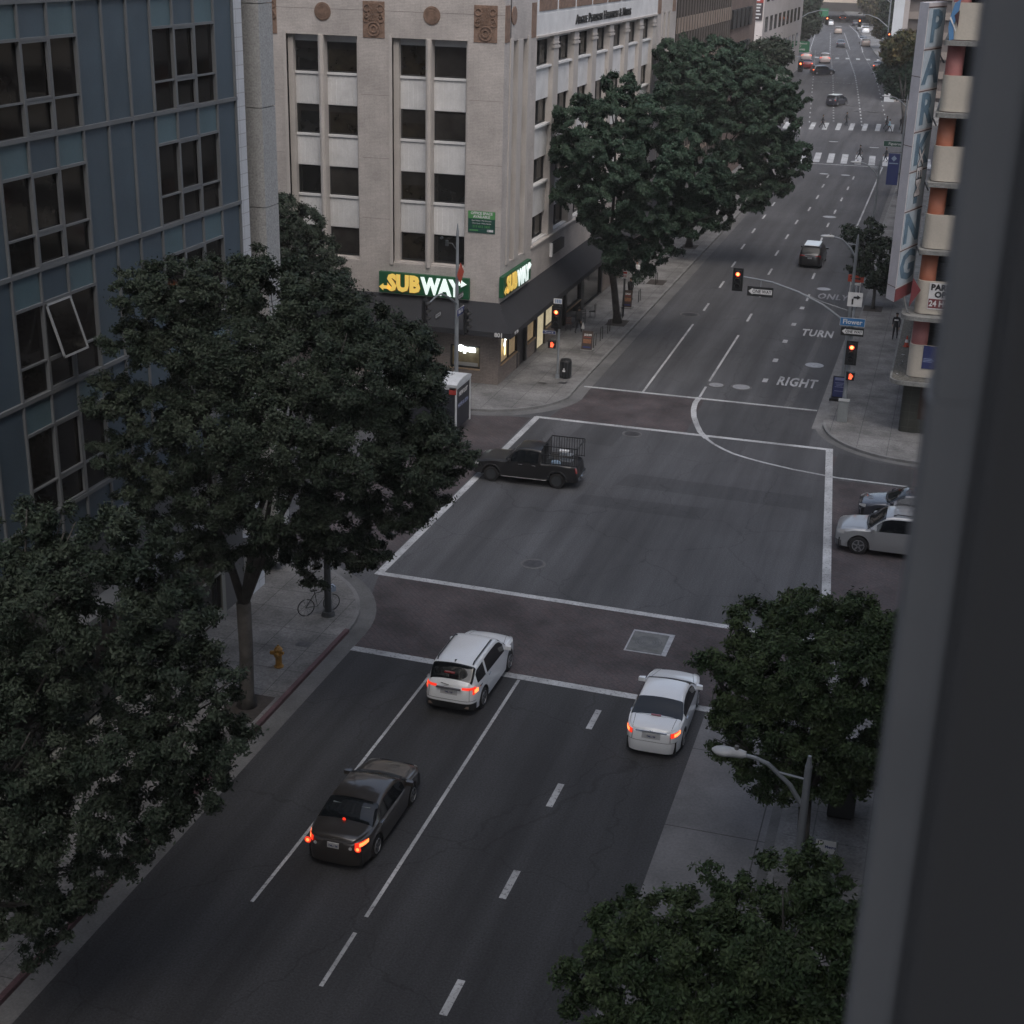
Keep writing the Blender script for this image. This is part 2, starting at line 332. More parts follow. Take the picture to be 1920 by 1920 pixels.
for q in [[(-13.6, 64.6), (-4.4, 64.3), (-4.5, 66.1), (-13.3, 66.4)], [(-17.6, 70.2), (-15.1, 70.1), (-14.9, 73.2), (-17.3, 73.3)], [(-15, 61.5), (-9, 61.4), (-8.8, 63.0), (-14.8, 62.8)]]: pt.quad(*[(x, y, .0045) for x, y in q])
struct('road_patch', pt, ASPH_D)
pt = MB()
for q in [[(-7.55, 80.3), (-7.1, 80.3), (-6.9, 108), (-7.25, 108)]]: pt.quad(*[(x, y, .0042) for x, y in q])
struct('road_patch', pt, ASPH_L)
pt = MB(); pt.quad((-18.8, -60, .002), (-5.7, -60, .002), (-5.74, 44.0, .002), (-18.75, 44.3, .002)); struct('road_surface', pt, ASPH_N)
# road markings --------------------------------------------------------------------------------
def line(mb, pts, w_, z=0.012):
    pts = [Vector((x, y, 0)) for x, y in pts]; L = []; Rr = []
    for i, q in enumerate(pts):
        d = (pts[min(i + 1, len(pts) - 1)] - pts[max(i - 1, 0)]).normalized(); nn = Vector((d.y, -d.x, 0)) * w_ / 2
        L.append(q - nn); Rr.append(q + nn)
    o = len(mb.v); n = len(pts)
    for l_, r_ in zip(L, Rr): mb.v += [(l_.x, l_.y, zt(l_.y) + z), (r_.x, r_.y, zt(r_.y) + z)]
    for i in range(n - 1): mb.f.append((o + 2 * i, o + 2 * i + 1, o + 2 * i + 3, o + 2 * i + 2)); mb.m.append(mb.cur)
def dashes(mb, x0, y0, x1, y1, on, off, w_, z=0.012):
    L = math.hypot(x1 - x0, y1 - y0); s = 0
    while s < L:
        e = min(s + on, L); a, b_ = s / L, e / L
        line(mb, [(lerp(x0, x1, a), lerp(y0, y1, a)), (lerp(x0, x1, b_), lerp(y0, y1, b_))], w_, z); s += on + off
W = MB()
line(W, [(-20.3, 51.05), (-5.5, 50.75), (-2.3, 50.7)], .32); line(W, [(-20.3, 50.9), (-20.0, 73.6)], .33, .013); line(W, [(-20.1, 73.55), (-4.3, 73.55)], .3, .014); line(W, [(-4.42, 73.7), (-2.45, 50.7)], .36, .0155)
line(W, [(-19.05, 80.2), (-5.7, 80.25)], .24)
line(W, [(-12.38, 95.6), (-12.37, 83.9)], .13); line(W, [(-12.36, 82.7), (-12.34, 80.5)], .13, .0145)
line(W, [(-12.34, 80.4), (-12.38, 79.3), (-12.25, 78.0), (-12.0, 76.7), (-11.6, 75.3), (-11.2, 74.1), (-10.7, 73.1)], .3, .0165)
line(W, [(-10.7, 73.1), (-10.2, 72.35), (-9.6, 71.7), (-9.0, 71.15), (-8.2, 70.7), (-7.3, 70.3), (-5.8, 69.78), (-4.3, 69.45), (-3.6, 69.3), (3.5, 69.05)], .17, .0165)
line(W, [(-15.6, 80.35), (-15.75, 97.5)], .13)
line(W, [(-8.07, 135), (-8.28, 182.0)], .15); line(W, [(-18.9, 181.6), (-8.2, 182.2)], .3)
for k in range(14):
    x = -19.4 + 1.63 * k; line(W, [(x, 183.0 + .02 * k), (x - .35, 190.0)], .75, .02)
for k in range(15):
    x = -22.7 + 1.72 * k
    if x < -7: line(W, [(x, 205.6 + .28 * k), (x - .1, 210.6 + .28 * k)], .62, .02)
for k in range(12): line(W, [(-33.2 + 1.9 * k, 292.6), (-33.5 + 1.9 * k, 296.2)], .7, .03)
struct('road_markings', W, PAINT)
Wn = MB()
line(Wn, [(-18.75, 44.42), (-15.3, 44.35), (-5.85, 44.1), (-3.0, 44.05)], .36)
line(Wn, [(-15.5, 29.6), (-15.46, 32), (-15.38, 44.1)], .1); line(Wn, [(-12.4, 27.05), (-12.4, 29.25)], .11); line(Wn, [(-12.38, 29.95), (-12.35, 44.05)], .11)
for y in (22.3, 27.0, 31.85, 36.6, 41.5): line(Wn, [(-9.22, y), (-9.2, y + 1.35)], .2)
for y in (-12, -7, -2, 3, 8, 13, 18): line(Wn, [(-9.25, y), (-9.22, y + 1.35)], .2)
for x, y in [(-12.4, 99.7), (-13.05, 115.8), (-13.5, 123.7), (-12.6, 107.6), (-13.6, 131.6), (-13.65, 139.5), (-13.3, 147.5), (-13.3, 155.5), (-13.5, 163.5), (-13.7, 171)]: line(Wn, [(x, y), (x - .02, y + 2.4)], .16)
for x, y in [(-15.75, 101.7), (-15.9, 109.6), (-16.2, 117.5), (-16.6, 125.4), (-16.8, 133.3), (-16.9, 141.2), (-17.0, 149), (-17.0, 157), (-17.1, 165)]: line(Wn, [(x, y), (x - .04, y + 2.4)], .16)
for x, y in [(-9.2, 107.6), (-9.6, 115.5), (-10.2, 123.4), (-10.55, 131.3), (-10.7, 139.2), (-10.75, 147), (-10.8, 155), (-10.8, 163), (-10.85, 171)]: line(Wn, [(x, y), (x - .04, y + 2.4)], .16)
for y in (105.2, 100, 95.1, 90.1, 85.3): line(Wn, [(-9.26, y - .35), (-9.26, y + .45)], .3)
dashes(Wn, -20.0, 211, -29.9, 314, 1.0, 2.4, .15, .02); dashes(Wn, -16.9, 212.8, -27.2, 316, .5, 1.5, .22, .02); dashes(Wn, -12.9, 210.7, -24.5, 322, 1.0, 1.4, .2, .02); dashes(Wn, -10.1, 216, -20.7, 315, 1.0, 2.4, .15, .02)
line(Wn, [(-31.0, 314), (-38.6, 404)], .14, .03); dashes(Wn, -27.2, 316, -33.3, 384, 4, 3, .14, .03); line(Wn, [(-23.7, 322), (-30.2, 386)], .12, .03); line(Wn, [(-20.7, 315.5), (-24.4, 358.7), (-27.2, 388.5), (-32.1, 425)], .2, .03)
struct('lane_markings', Wn, PAINT)
T = lambda s, x, y, m=PAINT, sz=2.55, sx=0.52, b_=.075: tag(text(s, sz, m, None, (x, y, zt(y) + .0135), (1, 0, 0), (0, 1, 0), 'road_lettering', .001, b_, sx=sx, space=1.12), kind='structure')
T('RIGHT', -7.4, 85.5, sx=.285); T('TURN', -7.45, 98.0, sx=.285); T('ONLY', -7.5, 109.6, PAINT_W, sx=.3)
for x, y in ((-21.0, 246), (-17.5, 246), (-16, 226), (-20.5, 252), (-12.5, 222), (-10.0, 239), (-23.0, 330), (-27, 330), (-26, 305), (-30, 305)): T('ONLY', x - .3, y, PAINT_F, 3.2, .5)
# manholes and covers ----------------------------------------------------------------------------
def manhole(x, y, r, m, ring, label):
    t = thing('manhole_cover', label, 'manhole cover', (x, y, zt(y)), 0, 'manhole covers in the road')
    MB().cyl((0, 0, 0.0), (0, 0, 0.012), r * 1.25, n=28).build('surround', ring, t)
    a = MB(); a.cyl((0, 0, 0.0), (0, 0, 0.018), r, n=28)
    for k in (0.8, .6, .4): 
        for i in range(28):
            a0, a1 = 2 * math.pi * i / 28, 2 * math.pi * (i + 1) / 28
            a.quad(*[(k * r * s * math.cos(q), k * r * s * math.sin(q), .021) for q, s in ((a0, .93), (a0, 1), (a1, 1), (a1, .93))][::-1])
    a.build('cover', m, t)
for x, y, r, m, ring, lb in [(-11.85, 83.3, .42, IRONL, GUT, 'bright worn manhole cover touching the end of the solid lane line'), (-10.4, 83.4, .5, IRONL, GUT, 'bright worn manhole cover beside the word RIGHT, right of another'),
        (-14.53, 72.5, .42, IRON, GUT, 'dark manhole cover just inside the far crosswalk line'), (-14.69, 54.1, .42, IRON, GUT, 'round manhole cover alone in the lower left of the junction'),
        (-6.83, 89.9, .45, IRONL, IRONL, 'pale ringed manhole cover between the words TURN and RIGHT'), (-16.47, 100.2, .55, IRON, GUT, 'dark manhole cover in a pale collar in the left lane past the junction'),
        (-8.4, 112.2, .5, IRONL, GUT, 'bright manhole cover just above the word ONLY'), (-11.0, 144.9, .6, IRONL, GUT, 'bright manhole cover in a square patch beyond the black car'),
        (-14.3, 174, .5, IRONL, GUT, 'bright manhole cover near the far stop line, left of its pair'), (-11.9, 174, .5, IRONL, GUT, 'bright manhole cover near the far stop line, right of its pair'),
        (-10.2, 196, .6, IRONL, GUT, 'bright manhole cover between the two striped crosswalks'), (-15.5, 198.5, .6, IRONL, GUT, 'bright manhole cover below the left part of the upper crosswalk')]: manhole(x, y, r, m, ring, lb)
t = thing('utility_vault_cover', 'rectangular concrete utility vault with a round ribbed lid in the brick crossing', 'vault cover', (-8.62, 48.45, 0))
MB().box(-.78, .78, -.92, .92, 0, .015).build('frame', IRONL, t); MB().box(-.72, .6, -.85, .78, .014, .02).build('slab', mat('vault concrete', (.13, .135, .135), .8, var=.3, scale=.4), t)
a = MB()
for k in (.5, .4, .3, .2):
    for i in range(28):
        a0, a1 = 2 * math.pi * i / 28, 2 * math.pi * (i + 1) / 28
        a.quad(*[((k + s) * math.cos(q) - .05, (k + s) * math.sin(q), .024) for q, s in ((a0, -.03), (a0, 0), (a1, 0), (a1, -.03))][::-1])
a.build('lid', IRON, t)
# ================================================================== BUILDINGS
# ---------------- blue curtain-wall office block (left)
BLP = mat('blue grey panel', (0.062, 0.090, 0.116), 0.5, var=0.13, scale=2.2, fine=.04); BLL = mat('light blue panel', (0.085, 0.138, 0.162), 0.45, var=0.13, scale=1.6, fine=.04)
ALU = mat('grey aluminium', (0.15, 0.16, 0.17), 0.5, var=0.1, scale=1.0, metal=0.2)
bl = thing('office_building', 'blue panelled office block with aluminium mullions and dark grouped windows', 'building', (-24.1, 47.6, 0))
OF = (-24.1, 47.6, 0); XB = -24.1
def bp(mb, name, m=None, par=bl, **k): return mb.build(name, m, par, off=OF, **k)
bp(MB().box(-60, XB - .3, -62, 47.65, 6.9, 46).box(-60, XB - 2.2, -62, 45.4, 0, 6.9), 'wall', mat('dark core wall', (0.05, 0.05, 0.05), 0.8))
FZ = [22.19 + 3.54 * 6, 22.19 + 3.54 * 5, 22.19 + 3.54 * 4, 22.19 + 3.54 * 3, 22.19 + 3.54 * 2, 22.19 + 3.54, 22.21, 18.70, 15.15, 11.60, 8.0]
PIT = 1.372; M0 = 47.65
panels = MB(); panels.use(BLP); panels.use(BLL); fr = MB()
ny = 60
def isbay(k): return (k - 1) % 6 in (0, 1, 2) and k >= 1      # modules counted back from the corner; 3-module window bays
for i in range(len(FZ) - 1):
    zt_, zb = FZ[i], FZ[i + 1]
    for k in range(ny):
        y1 = M0 - PIT * k; y0 = y1 - PIT
        if isbay(k):
            panels.use(BLL if (k - 1) % 6 != 1 else BLP).box(XB - .28, XB - .03, y0 + .02, y1 - .02, zt_ - .95, zt_ - .06)
        else: panels.use(BLP).box(XB - .28, XB - .03, y0 + .02, y1 - .02, zb + .06, zt_ - .06)
panels.use(BLP).box(XB - .28, XB - .035, M0 - PIT * ny, M0, 6.95, 7.92)
for i, z in enumerate(FZ): fr.box(XB - .2, XB + .05, M0 - PIT * ny, M0 + .08, z - .06, z + .06)
fr.box(XB - .3, XB + .06, M0 - PIT * ny, M0 + .08, 6.82, 6.95)
for k in range(ny + 1):
    y = M0 - PIT * k; fr.box(XB - .2, XB + .045, y - .035, y + .035, 6.9, FZ[0])
for i in range(len(FZ) - 1):
    for k in range(1, ny, 6): fr.box(XB - .2, XB + .04, M0 - PIT * (k + 3), M0 - PIT * k, FZ[i] - 1.0, FZ[i] - .92)
bp(panels, 'panel_cladding'); bp(fr, 'mullion_grid', ALU)
def blue_window(yt, ztop, zbot, opened=False):
    """three-light window: yt = far (+Y) edge; children are panes, and a black room sheet when opened"""
    f = MB(); h = ztop - zbot; tr = zbot + h * .36
    for k in range(3):
        y1 = yt - PIT * k - .04; y0 = y1 - PIT + .08
        if k == 1:
            for (a, b_) in ((zbot + .03, tr - .01), (tr + .03, ztop - .03)):
                if opened and a > tr: continue
                f.box(XB - .05, XB + .03, y0, y0 + .06, a, b_).box(XB - .05, XB + .03, y1 - .06, y1, a, b_).box(XB - .05, XB + .03, y0 + .06, y1 - .06, a, a + .06).box(XB - .05, XB + .03, y0 + .06, y1 - .06, b_ - .06, b_)
        f.box(XB - .08, XB + .015, y0, y1, tr - .025, tr + .025)
    w_ = bp(f, 'window', ALU)
    for k in range(3):
        y1 = yt - PIT * k - .03; y0 = y1 - PIT + .06
        for a, b_ in ((zbot + .04, tr - .03), (tr + .03, ztop - .03)):
            if opened and k == 1 and a > tr:
                bp(MB().box(XB - .6, XB - .58, y0, y1, a, b_), 'pane', BLACK, w_); continue  # black sheet paints the unlit room behind the open sash
            bp(MB().box(XB - .1, XB - .08, y0, y1, a, b_), 'pane', GLASSB, w_)
    if opened:
        y1 = yt - PIT - .06; y0 = y1 - PIT + .12; s = MB(); hh = ztop - tr - .04; ang = R(17)
        def P(y, d, o=0): return (XB + .03 + math.sin(ang) * d + math.cos(ang) * o, y, ztop - .04 - math.cos(ang) * d + math.sin(ang) * o)
        def bar(ya, yb, da, db): s.add([P(y, d, o) for o in (0, .05) for y in (ya, yb) for d in (da, db)], [(0, 1, 3, 2), (4, 6, 7, 5), (0, 4, 5, 1), (2, 3, 7, 6), (0, 2, 6, 4), (1, 5, 7, 3)])
        bar(y0, y0 + .06, 0, hh); bar(y1 - .06, y1, 0, hh); bar(y0, y1, 0, .06); bar(y0, y1, hh - .06, hh)
        sh = bp(s, 'open_sash', mat('pale sash aluminium', (0.25, 0.26, 0.27), 0.5), w_)
        tag(sh, 'middle sash swung open at the bottom')
        bp(MB().quad(P(y0 + .05, .05, .02), P(y1 - .05, .05, .02), P(y1 - .05, hh - .05, .02), P(y0 + .05, hh - .05, .02)), 'pane', GLASSB, w_)
for i in range(5, 10):
    for k in (1, 7, 13): blue_window(M0 - PIT * k, FZ[i] - .97, FZ[i + 1] + .04, opened=(i == 8 and k == 7))
for i in range(0, 5):
    f = MB()
    for k in (1, 7, 13, 19, 25, 31): f.box(XB - .1, XB - .08, M0 - PIT * (k + 3), M0 - PIT * k, FZ[i + 1], FZ[i] - 1)
    bp(f, 'upper_window_strip', GLASSB)
f = MB()
for i in range(5, 10):
    for k in (19, 25, 31, 37, 43, 49, 55): f.box(XB - .1, XB - .08, M0 - PIT * (k + 3), M0 - PIT * k, FZ[i + 1], FZ[i] - 1)
bp(f, 'side_window_strip', GLASSB)
TILE = brick_mat('white tile', (.52, .54, .57), (.5, .52, .55), (.3, .3, .32), .7, .46, .012, swz='wall', off=0, var=.06)
bp(MB().box(XB - .3, XB + .03, 47.74, 48.32, 2.5, 46), 'tiled_corner_strip', TILE); bp(MB().box(XB - .6, XB + .06, 47.15, 48.3, 0.1, 2.5), 'corner_column_base', TILE)
PEB = mat('pebbledash concrete', (0.34, 0.345, 0.345), 0.95, var=0.12, scale=.25, bump=0.9, bscale=22, fine=.25)
pr = MB()
for i in range(13): pr.box(-27, -24.0, 49.5, 50.6, .1 + 3.54 * i + .42, .1 + 3.54 * (i + 1) + .39)
bp(pr, 'concrete_stair_pier', PEB)
bp(MB().box(-30, -25.0, 48.4, 49.4, .1, 46), 'return_wall', mat('grey return wall', (.06, .06, .065), .8))
BRW = mat('brown shopfront', (0.05, 0.036, 0.026), 0.7, var=.2)
sf = MB()
sf.use(BRW).box(XB - 1.0, XB - .1, 41.8, 45.3, .12, .35).box(XB - .9, XB - .05, 41.8, 45.3, 2.0, 2.5).box(XB - 1.4, XB - .8, 30, 41.8, .1, 6.8)
sf.use(mat('pale frame', (.22, .22, .2), .6)).box(XB - .1, XB - .02, 44.95, 45.2, .12, 2.1).box(XB - .1, XB - .02, 41.8, 45.2, 1.95, 2.05).box(XB - .2, XB - .02, 30, 44.95, .3, .45)
sf.use(ALU).box(XB - .3, XB + .5, 30, 47, 4.1, 4.3)
for k in range(34): sf.box(XB - .02, XB + .05, 30.2 + .5 * k, 30.27 + .5 * k, 3.3, 4.1)
sf.use(mat('storefront grey', (.1, .1, .1), .7)).box(XB - .5, XB - .2, 45.3, 47.1, .1, 6.85).box(XB - 2, XB - .3, -62, 45.3, 4.3, 6.85)
bp(sf, 'shopfront'); bp(MB().box(XB - .3, XB - .25, 30, 44.95, .45, 1.95), 'shop_window', GLASS)

# ---------------- cream brick office building with the sandwich shop
CRM = brick_mat('cream brick', (.45, .415, .39), (.415, .382, .36), (.32, .295, .28), .6, .075, .008, swz='wall', var=.14)
CRM2 = brick_mat('tan brick', (.24, .2, .18), (.2, .17, .15), (.13, .11, .1), .4, .08, .008, swz='wall', var=.18)
CRS = mat('cream stone', (.43, .4, .375), .8, var=.1, scale=1.5, fine=.06); WHT = mat('white stucco', (.62, .62, .62), .8, var=.12, scale=1.2, fine=.06)
ORN = mat('carved terracotta', (.2, .13, .095), .85, var=.3, scale=.25, bump=1.0, bscale=7); WFR = mat('black window frame', (.02, .021, .022), .5)
YF, XS = 78.2, -23.69
cb = thing('office_building', 'cream brick office building with white spandrels and carved brown ornament over a sandwich shop', 'building', (XS, YF, 0))
def cp(mb, name, m=None, par=cb, **k): return mb.build(name, m, par, off=(XS, YF, 0), **k)
wall = MB(); wall.use(CRM)
TOPZ = 23.2
wall.box(-62, XS - 1.4, YF + 1.4, 127, 0, TOPZ - .2)                                       # core
wall.box(-62, XS, YF, YF + 1.2, 4.75, 6.72); wall.box(-62, XS, YF, YF + 1.2, 18.95, TOPZ)  # front bands
bays = [(-55.2 + 6.28 * k, -51.0 + 6.28 * k) for k in (0, 1, 2)] + [(-36.3, -32.08), (-30.05, -25.75)]
xs = [-62] + [v for b_ in bays for v in b_] + [XS]
for i in range(0, len(xs), 2): wall.box(xs[i], xs[i + 1], YF, YF + 1.2, 6.72, 18.95)
# side wall (faces +X)
sideb = [(79.25, 83.2)]; main = (84.45, 118.95); endb = (120.9, 124.6)
wall.box(XS - 1.2, XS, YF + 1.2, 127, 4.75, 6.95)
for a, b_ in ((YF + 1.2, 79.25), (83.2, 84.45), (118.95, 120.9), (124.6, 127)): wall.box(XS - 1.2, XS, a, b_, 6.95, TOPZ)
wall.box(XS - 1.2, XS, 79.25, 83.2, 18.95, TOPZ); wall.box(XS - 1.2, XS, 120.9, 124.6, 18.95, TOPZ)
cp(wall, 'brick_wall')
st = MB()
def jamb(x0, x1, y, zt0, zt1): st.box(x0, x1, y, YF + .9, zt0, zt1)
for a, b_ in bays:
    st.box(a, a + .3, YF + .22, YF + .9, 6.72, 19.0); st.box(b_ - .12, b_, YF + .2, YF + .9, 6.72, 19.0)
    mid = (a + b_) / 2 - .05; st.box(mid - .16, mid + .16, YF - .02, YF + .9, 6.62, 18.98); st.cyl((mid, YF + .0, 6.6), (mid, YF + .0, 18.95), .13, n=10)
    st.box(a - .18, a, YF - .06, YF + .2, 6.62, 19.1); st.box(a, b_, YF + .1, YF + 1.0, 6.66, 6.8)
for a, b_ in ((79.25, 83.2), (120.9, 124.6)):
    mid = (a + b_) / 2; st.box(XS - .9, XS + .04, mid - .45, mid + .45, 6.9, 18.98); st.box(XS - .9, XS + .06, a - .02, a + .5, 6.9, 19.1); st.box(XS - .9, XS + .05, b_ - .5, b_, 6.9, 19.1)
nwin = 7; pitch = (main[1] - main[0] - .3) / nwin
for k in range(nwin + 1):
    y = main[0] + .0 + pitch * k; st.box(XS - .9, XS - .02, y - (.95 if k else 0), y + .22, 6.95, 18.9)
    if k: st.box(XS - .1, XS + .05, y - 1.02, y + .28, 18.1, 18.25).box(XS - .1, XS + .03, y - 1.0, y + .25, 18.35, 18.42)
st.box(XS - .2, XS + .1, main[0], main[1], 18.86, 18.98); st.box(XS - .2, XS + .12, main[0], main[1], 6.9, 7.0)
st.box(-62, XS + .25, YF - .25, YF + 1.2, TOPZ, TOPZ + .4); st.box(XS - 1.2, XS + .25, YF + 1.2, 127.2, TOPZ, TOPZ + .4)
cp(st, 'stone_pilasters', CRS)
wb = MB().box(XS - 1.0, XS + .0, main[0], main[1], 18.95, 20.12); wb.box(XS - 1.2, XS - .02, main[0], main[1], 20.12, TOPZ)
cp(wb, 'white_name_band', WHT)
gr = MB(); 
for z in (19.0, 15.9, 12.5, 9.15): gr.box(-62, XS - .01, YF - .004, YF, z + 1.3, z + 1.325) if z == 19.0 else gr.box(-31.9, -30.2, YF - .004, YF, z, z + .02).box(-25.6, XS - .01, YF - .004, YF, z, z + .02).box(-38.4, -36.6, YF - .004, YF, z, z + .02)
cp(gr, 'control_joints', mat('joint shadow', (.2, .18, .17), .9))
# windows and spandrels
FR = [(18.58, 16.96), (15.2, 13.6), (11.82, 10.22), (8.42, 6.85)]
class Split:
    def __init__(s, name, m): s.n = name; s.m = m
    def box(s, *a): cp(MB().box(*a), s.n, s.m); return s
sp = Split('spandrel_panel', WHT); led = Split('window_ledge', WHT)
def win_front(x0, x1, z1, z0):
    f = MB().box(x0, x0 + .05, YF + .55, YF + .66, z0, z1).box(x1 - .05, x1, YF + .55, YF + .66, z0, z1).box(x0 + .05, x1 - .05, YF + .55, YF + .66, z0, z0 + .07).box(x0 + .05, x1 - .05, YF + .55, YF + .66, z1 - .05, z1)
    w_ = cp(f, 'window', WFR); cp(MB().box(x0 + .04, x1 - .04, YF + .61, YF + .63, z0 + .05, z1 - .04), 'pane', (GLASS, GLASS, GLASS3, GLASS2, GLASS)[int(abs(x0 * 7 + z1 * 3)) % 5], w_)
    if int(abs(x0 * 5 + z1 * 11)) % 3 == 0: cp(MB().box(x0 + .05, x1 - .05, YF + .6, YF + .605, z1 - .05 - .35 * (1 + int(abs(x0)) % 2), z1 - .05), 'roller_blind', GLASS2, w_)
for a, b_ in bays:
    mid = (a + b_) / 2 - .05
    for x0, x1 in ((a + .3, mid - .16), (mid + .16, b_ - .12)):
        for j, (z1, z0) in enumerate(FR):
            win_front(x0, x1, z1, z0)
            zn = FR[j + 1][0] if j < 3 else None
            if zn:
                led.box(x0, x1, YF + .42, YF + .9, z0 - .13, z0); q_ = MB().box(x0, x1, YF + .5, YF + .9, zn, z0 - .13)
                for q in range(6):
                    xx = x0 + (x1 - x0) * (q + .5) / 6; q_.box(xx - .05, xx + .05, YF + .48, YF + .5, zn + .05, z0 - .2)
                cp(q_, 'spandrel_panel', WHT)
        sp.box(x0, x1, YF + .52, YF + .9, 18.58, 18.98)
def win_side(y0, y1, z1, z0, mull=True):
    f = MB().box(XS - .56, XS - .45, y0, y0 + .06, z0, z1).box(XS - .56, XS - .45, y1 - .06, y1, z0, z1).box(XS - .56, XS - .45, y0, y1, z0, z0 + .07).box(XS - .56, XS - .45, y0, y1, z1 - .05, z1)
    if mull: f.box(XS - .56, XS - .44, y0 + (y1 - y0) * .55, y0 + (y1 - y0) * .55 + .08, z0, z1)
    w_ = cp(f, 'window', WFR); cp(MB().box(XS - .54, XS - .52, y0 + .04, y1 - .04, z0 + .05, z1 - .04), 'pane', (GLASS, GLASS2, GLASS3, GLASS)[int(abs(y0 * 3 + z1)) % 4], w_)
for k in range(nwin):
    y0 = main[0] + pitch * k + .22; y1 = main[0] + pitch * (k + 1) - .95
    for j, (z1, z0) in enumerate(FR):
        win_side(y0, y1, z1 + .1, z0 + .25)
        zn = (FR[j + 1][0] + .1) if j < 3 else 6.95
        sp.box(XS - .9, XS - .3, y0, y1, zn, z0 + .13); led.box(XS - .9, XS - .12, y0, y1, z0 + .13, z0 + .25)
    sp.box(XS - .9, XS - .3, y0, y1, 18.68, 18.9)
for a, b_ in ((79.75, 80.75), (81.7, 82.7), (121.4, 122.3), (123.2, 124.1)):
    for j, (z1, z0) in enumerate(FR):
        win_side(a, b_, z1, z0, False)
        if j < 3: sp.box(XS - .9, XS - .35, a, b_, FR[j + 1][0], z0)
    sp.box(XS - .9, XS - .35, a, b_, 18.58, 19.0)
def ornament(x0, x1, z0, z1):
    o = MB().box(x0, x1, YF - .03, YF + .05, z0, z1); cx_ = (x0 + x1) / 2; w_ = (x1 - x0) / 2
    def ringf(cx, cz, r, t_=.05): 
        for i in range(16):
            a0, a1 = 2 * math.pi * i / 16, 2 * math.pi * (i + 1) / 16
            o.add([(cx + q * math.cos(a), YF - d, cz + q * math.sin(a)) for d in (.03, .08) for a in (a0, a1) for q in (r, r - t_)], [(4, 5, 7, 6), (0, 4, 6, 2), (1, 3, 7, 5)])
    ringf(cx_, z0 + .45, .38); ringf(cx_, z0 + .45, .2)
    for s in (-1, 1):
        ringf(cx_ + s * w_ * .62, z1 - .35, .2); ringf(cx_ + s * w_ * .7, z0 + .95, .17); ringf(cx_ + s * w_ * .62, z1 - .75, .13)
    for q in range(-3, 4): o.box(cx_ + q * .07 - .015, cx_ + q * .07 + .015, YF - .07, YF - .03, z0 + .9, z1 - .1)
    cp(o, 'ornament_panel', ORN)
for x0, x1 in ((-50.7, -49.4), (-44.4, -43.1), (-38.1, -36.83), (-31.72, -30.47), (-25.4, -24.1)): ornament(x0, x1, 18.91, 20.79)
oo = Split('ornament_panel', ORN)
for y0, y1 in ((77.95 + .3, 79.1), (83.35, 84.25), (119.15, 120.4), (125.2, 126.5)): oo.box(XS - .02, XS + .03, y0, y1, 18.93, 20.8)
for k in range(8): oo.box(XS - .02, XS + .03, main[0] + .5 + 4.28 * k, main[0] + .5 + 4.28 * k + 3.8, 20.3, 21.2)
for cx_ in (-53.1, -46.8, -40.5, -34.08, -27.77):
    m_ = MB(); plate(m_, disc(.48, 28), (cx_, YF, 20.17), (1, 0, 0), (0, 0, 1), .04)
    for r in (.42, .3):
        for i in range(20):
            a0, a1 = 2 * math.pi * i / 20, 2 * math.pi * (i + 1) / 20
            m_.add([(cx_ + q * math.cos(a), YF - .07, 20.17 + q * math.sin(a)) for a in (a0, a1) for q in (r, r - .05)], [(0, 1, 3, 2)])
    for q in range(-3, 4): m_.box(cx_ + q * .06 - .012, cx_ + q * .06 + .012, YF - .06, YF - .03, 20.17 - .2, 20.17 + .2)
    cp(m_, 'medallion', ORN)
m_ = MB(); plate(m_, disc(.48, 24), (XS, 79.85, 20.25), (0, 1, 0), (0, 0, 1), .05); cp(m_, 'medallion', ORN)
# firm name in raised letters
def ctext(s, size, m, pos, right, up=(0, 0, 1), name='lettering', par=cb, **k):
    return text(s, size, m, par, (pos[0] - XS, pos[1] - YF, pos[2]), right, up, name, **k)
ctext('Argue Pearson Harbison & Myers', .78, BLACK, (XS + .03, 101.2, 19.5), (0, 1, 0), depth=.04, bold=.012, sx=1.42, small=True, name='firm_name')
# ground floor ---------------------------------------------------------------------------
gf = MB(); gf.use(CRM2)
gf.box(-62, -26.6, YF, YF + .5, 0, 4.75).box(-26.6, XS, YF, YF + .5, 0, .92).box(-24.78, XS, YF, YF + .5, .92, 4.75).box(-26.6, -24.78, YF, YF + .5, 2.3, 4.75)
gf.box(XS - .5, XS, YF + .5, 78.7, 0, 4.75).box(XS - .5, XS, 78.7, 82.0, 0, 1.15).box(XS - .5, XS, 82.0, 82.6, 0, 1.0)
gf.box(XS - .5, XS, 84.2, 86.0, 0, 1.05).box(XS - .5, XS, 88.4, 90.6, 0, 1.05).box(XS - .5, XS, 104, 127, 0, 4.75)
gf.use(BLACK)
for y0, y1 in ((82.0, 82.25), (83.9, 84.2), (86.0, 86.4), (90.6, 91.5), (93.3, 93.6), (97.6, 98.4), (103.7, 104)): gf.box(XS - .5, XS + .02, y0, y1, 0, 4.75)
gf.box(XS - .4, XS + .04, 78.7, 104, 3.3, 4.75)
cp(gf, 'ground_floor_wall')
WARM = mat('lit shop interior', (.3, .22, .13), .8, var=.5, scale=.7, emit=(1.0, .72, .4), es=0.09); WARM2 = mat('bright shop interior', (.4, .35, .25), .8, var=.5, scale=.5, emit=(1.0, .85, .55), es=0.25)
SIL = mat('timber sill', (.35, .25, .16), .6)
si = Split('window_sill', SIL).box(XS - .3, XS + .08, 78.7, 82.0, 1.15, 1.22).box(XS - .3, XS + .08, 84.2, 86, 1.05, 1.12).box(XS - .3, XS + .08, 88.4, 90.6, 1.05, 1.12).box(-26.6, -24.78, YF - .03, YF + .2, .88, .95)
si.box(XS - .1, XS + .05, 93.6, 97.6, .95, 1.02)
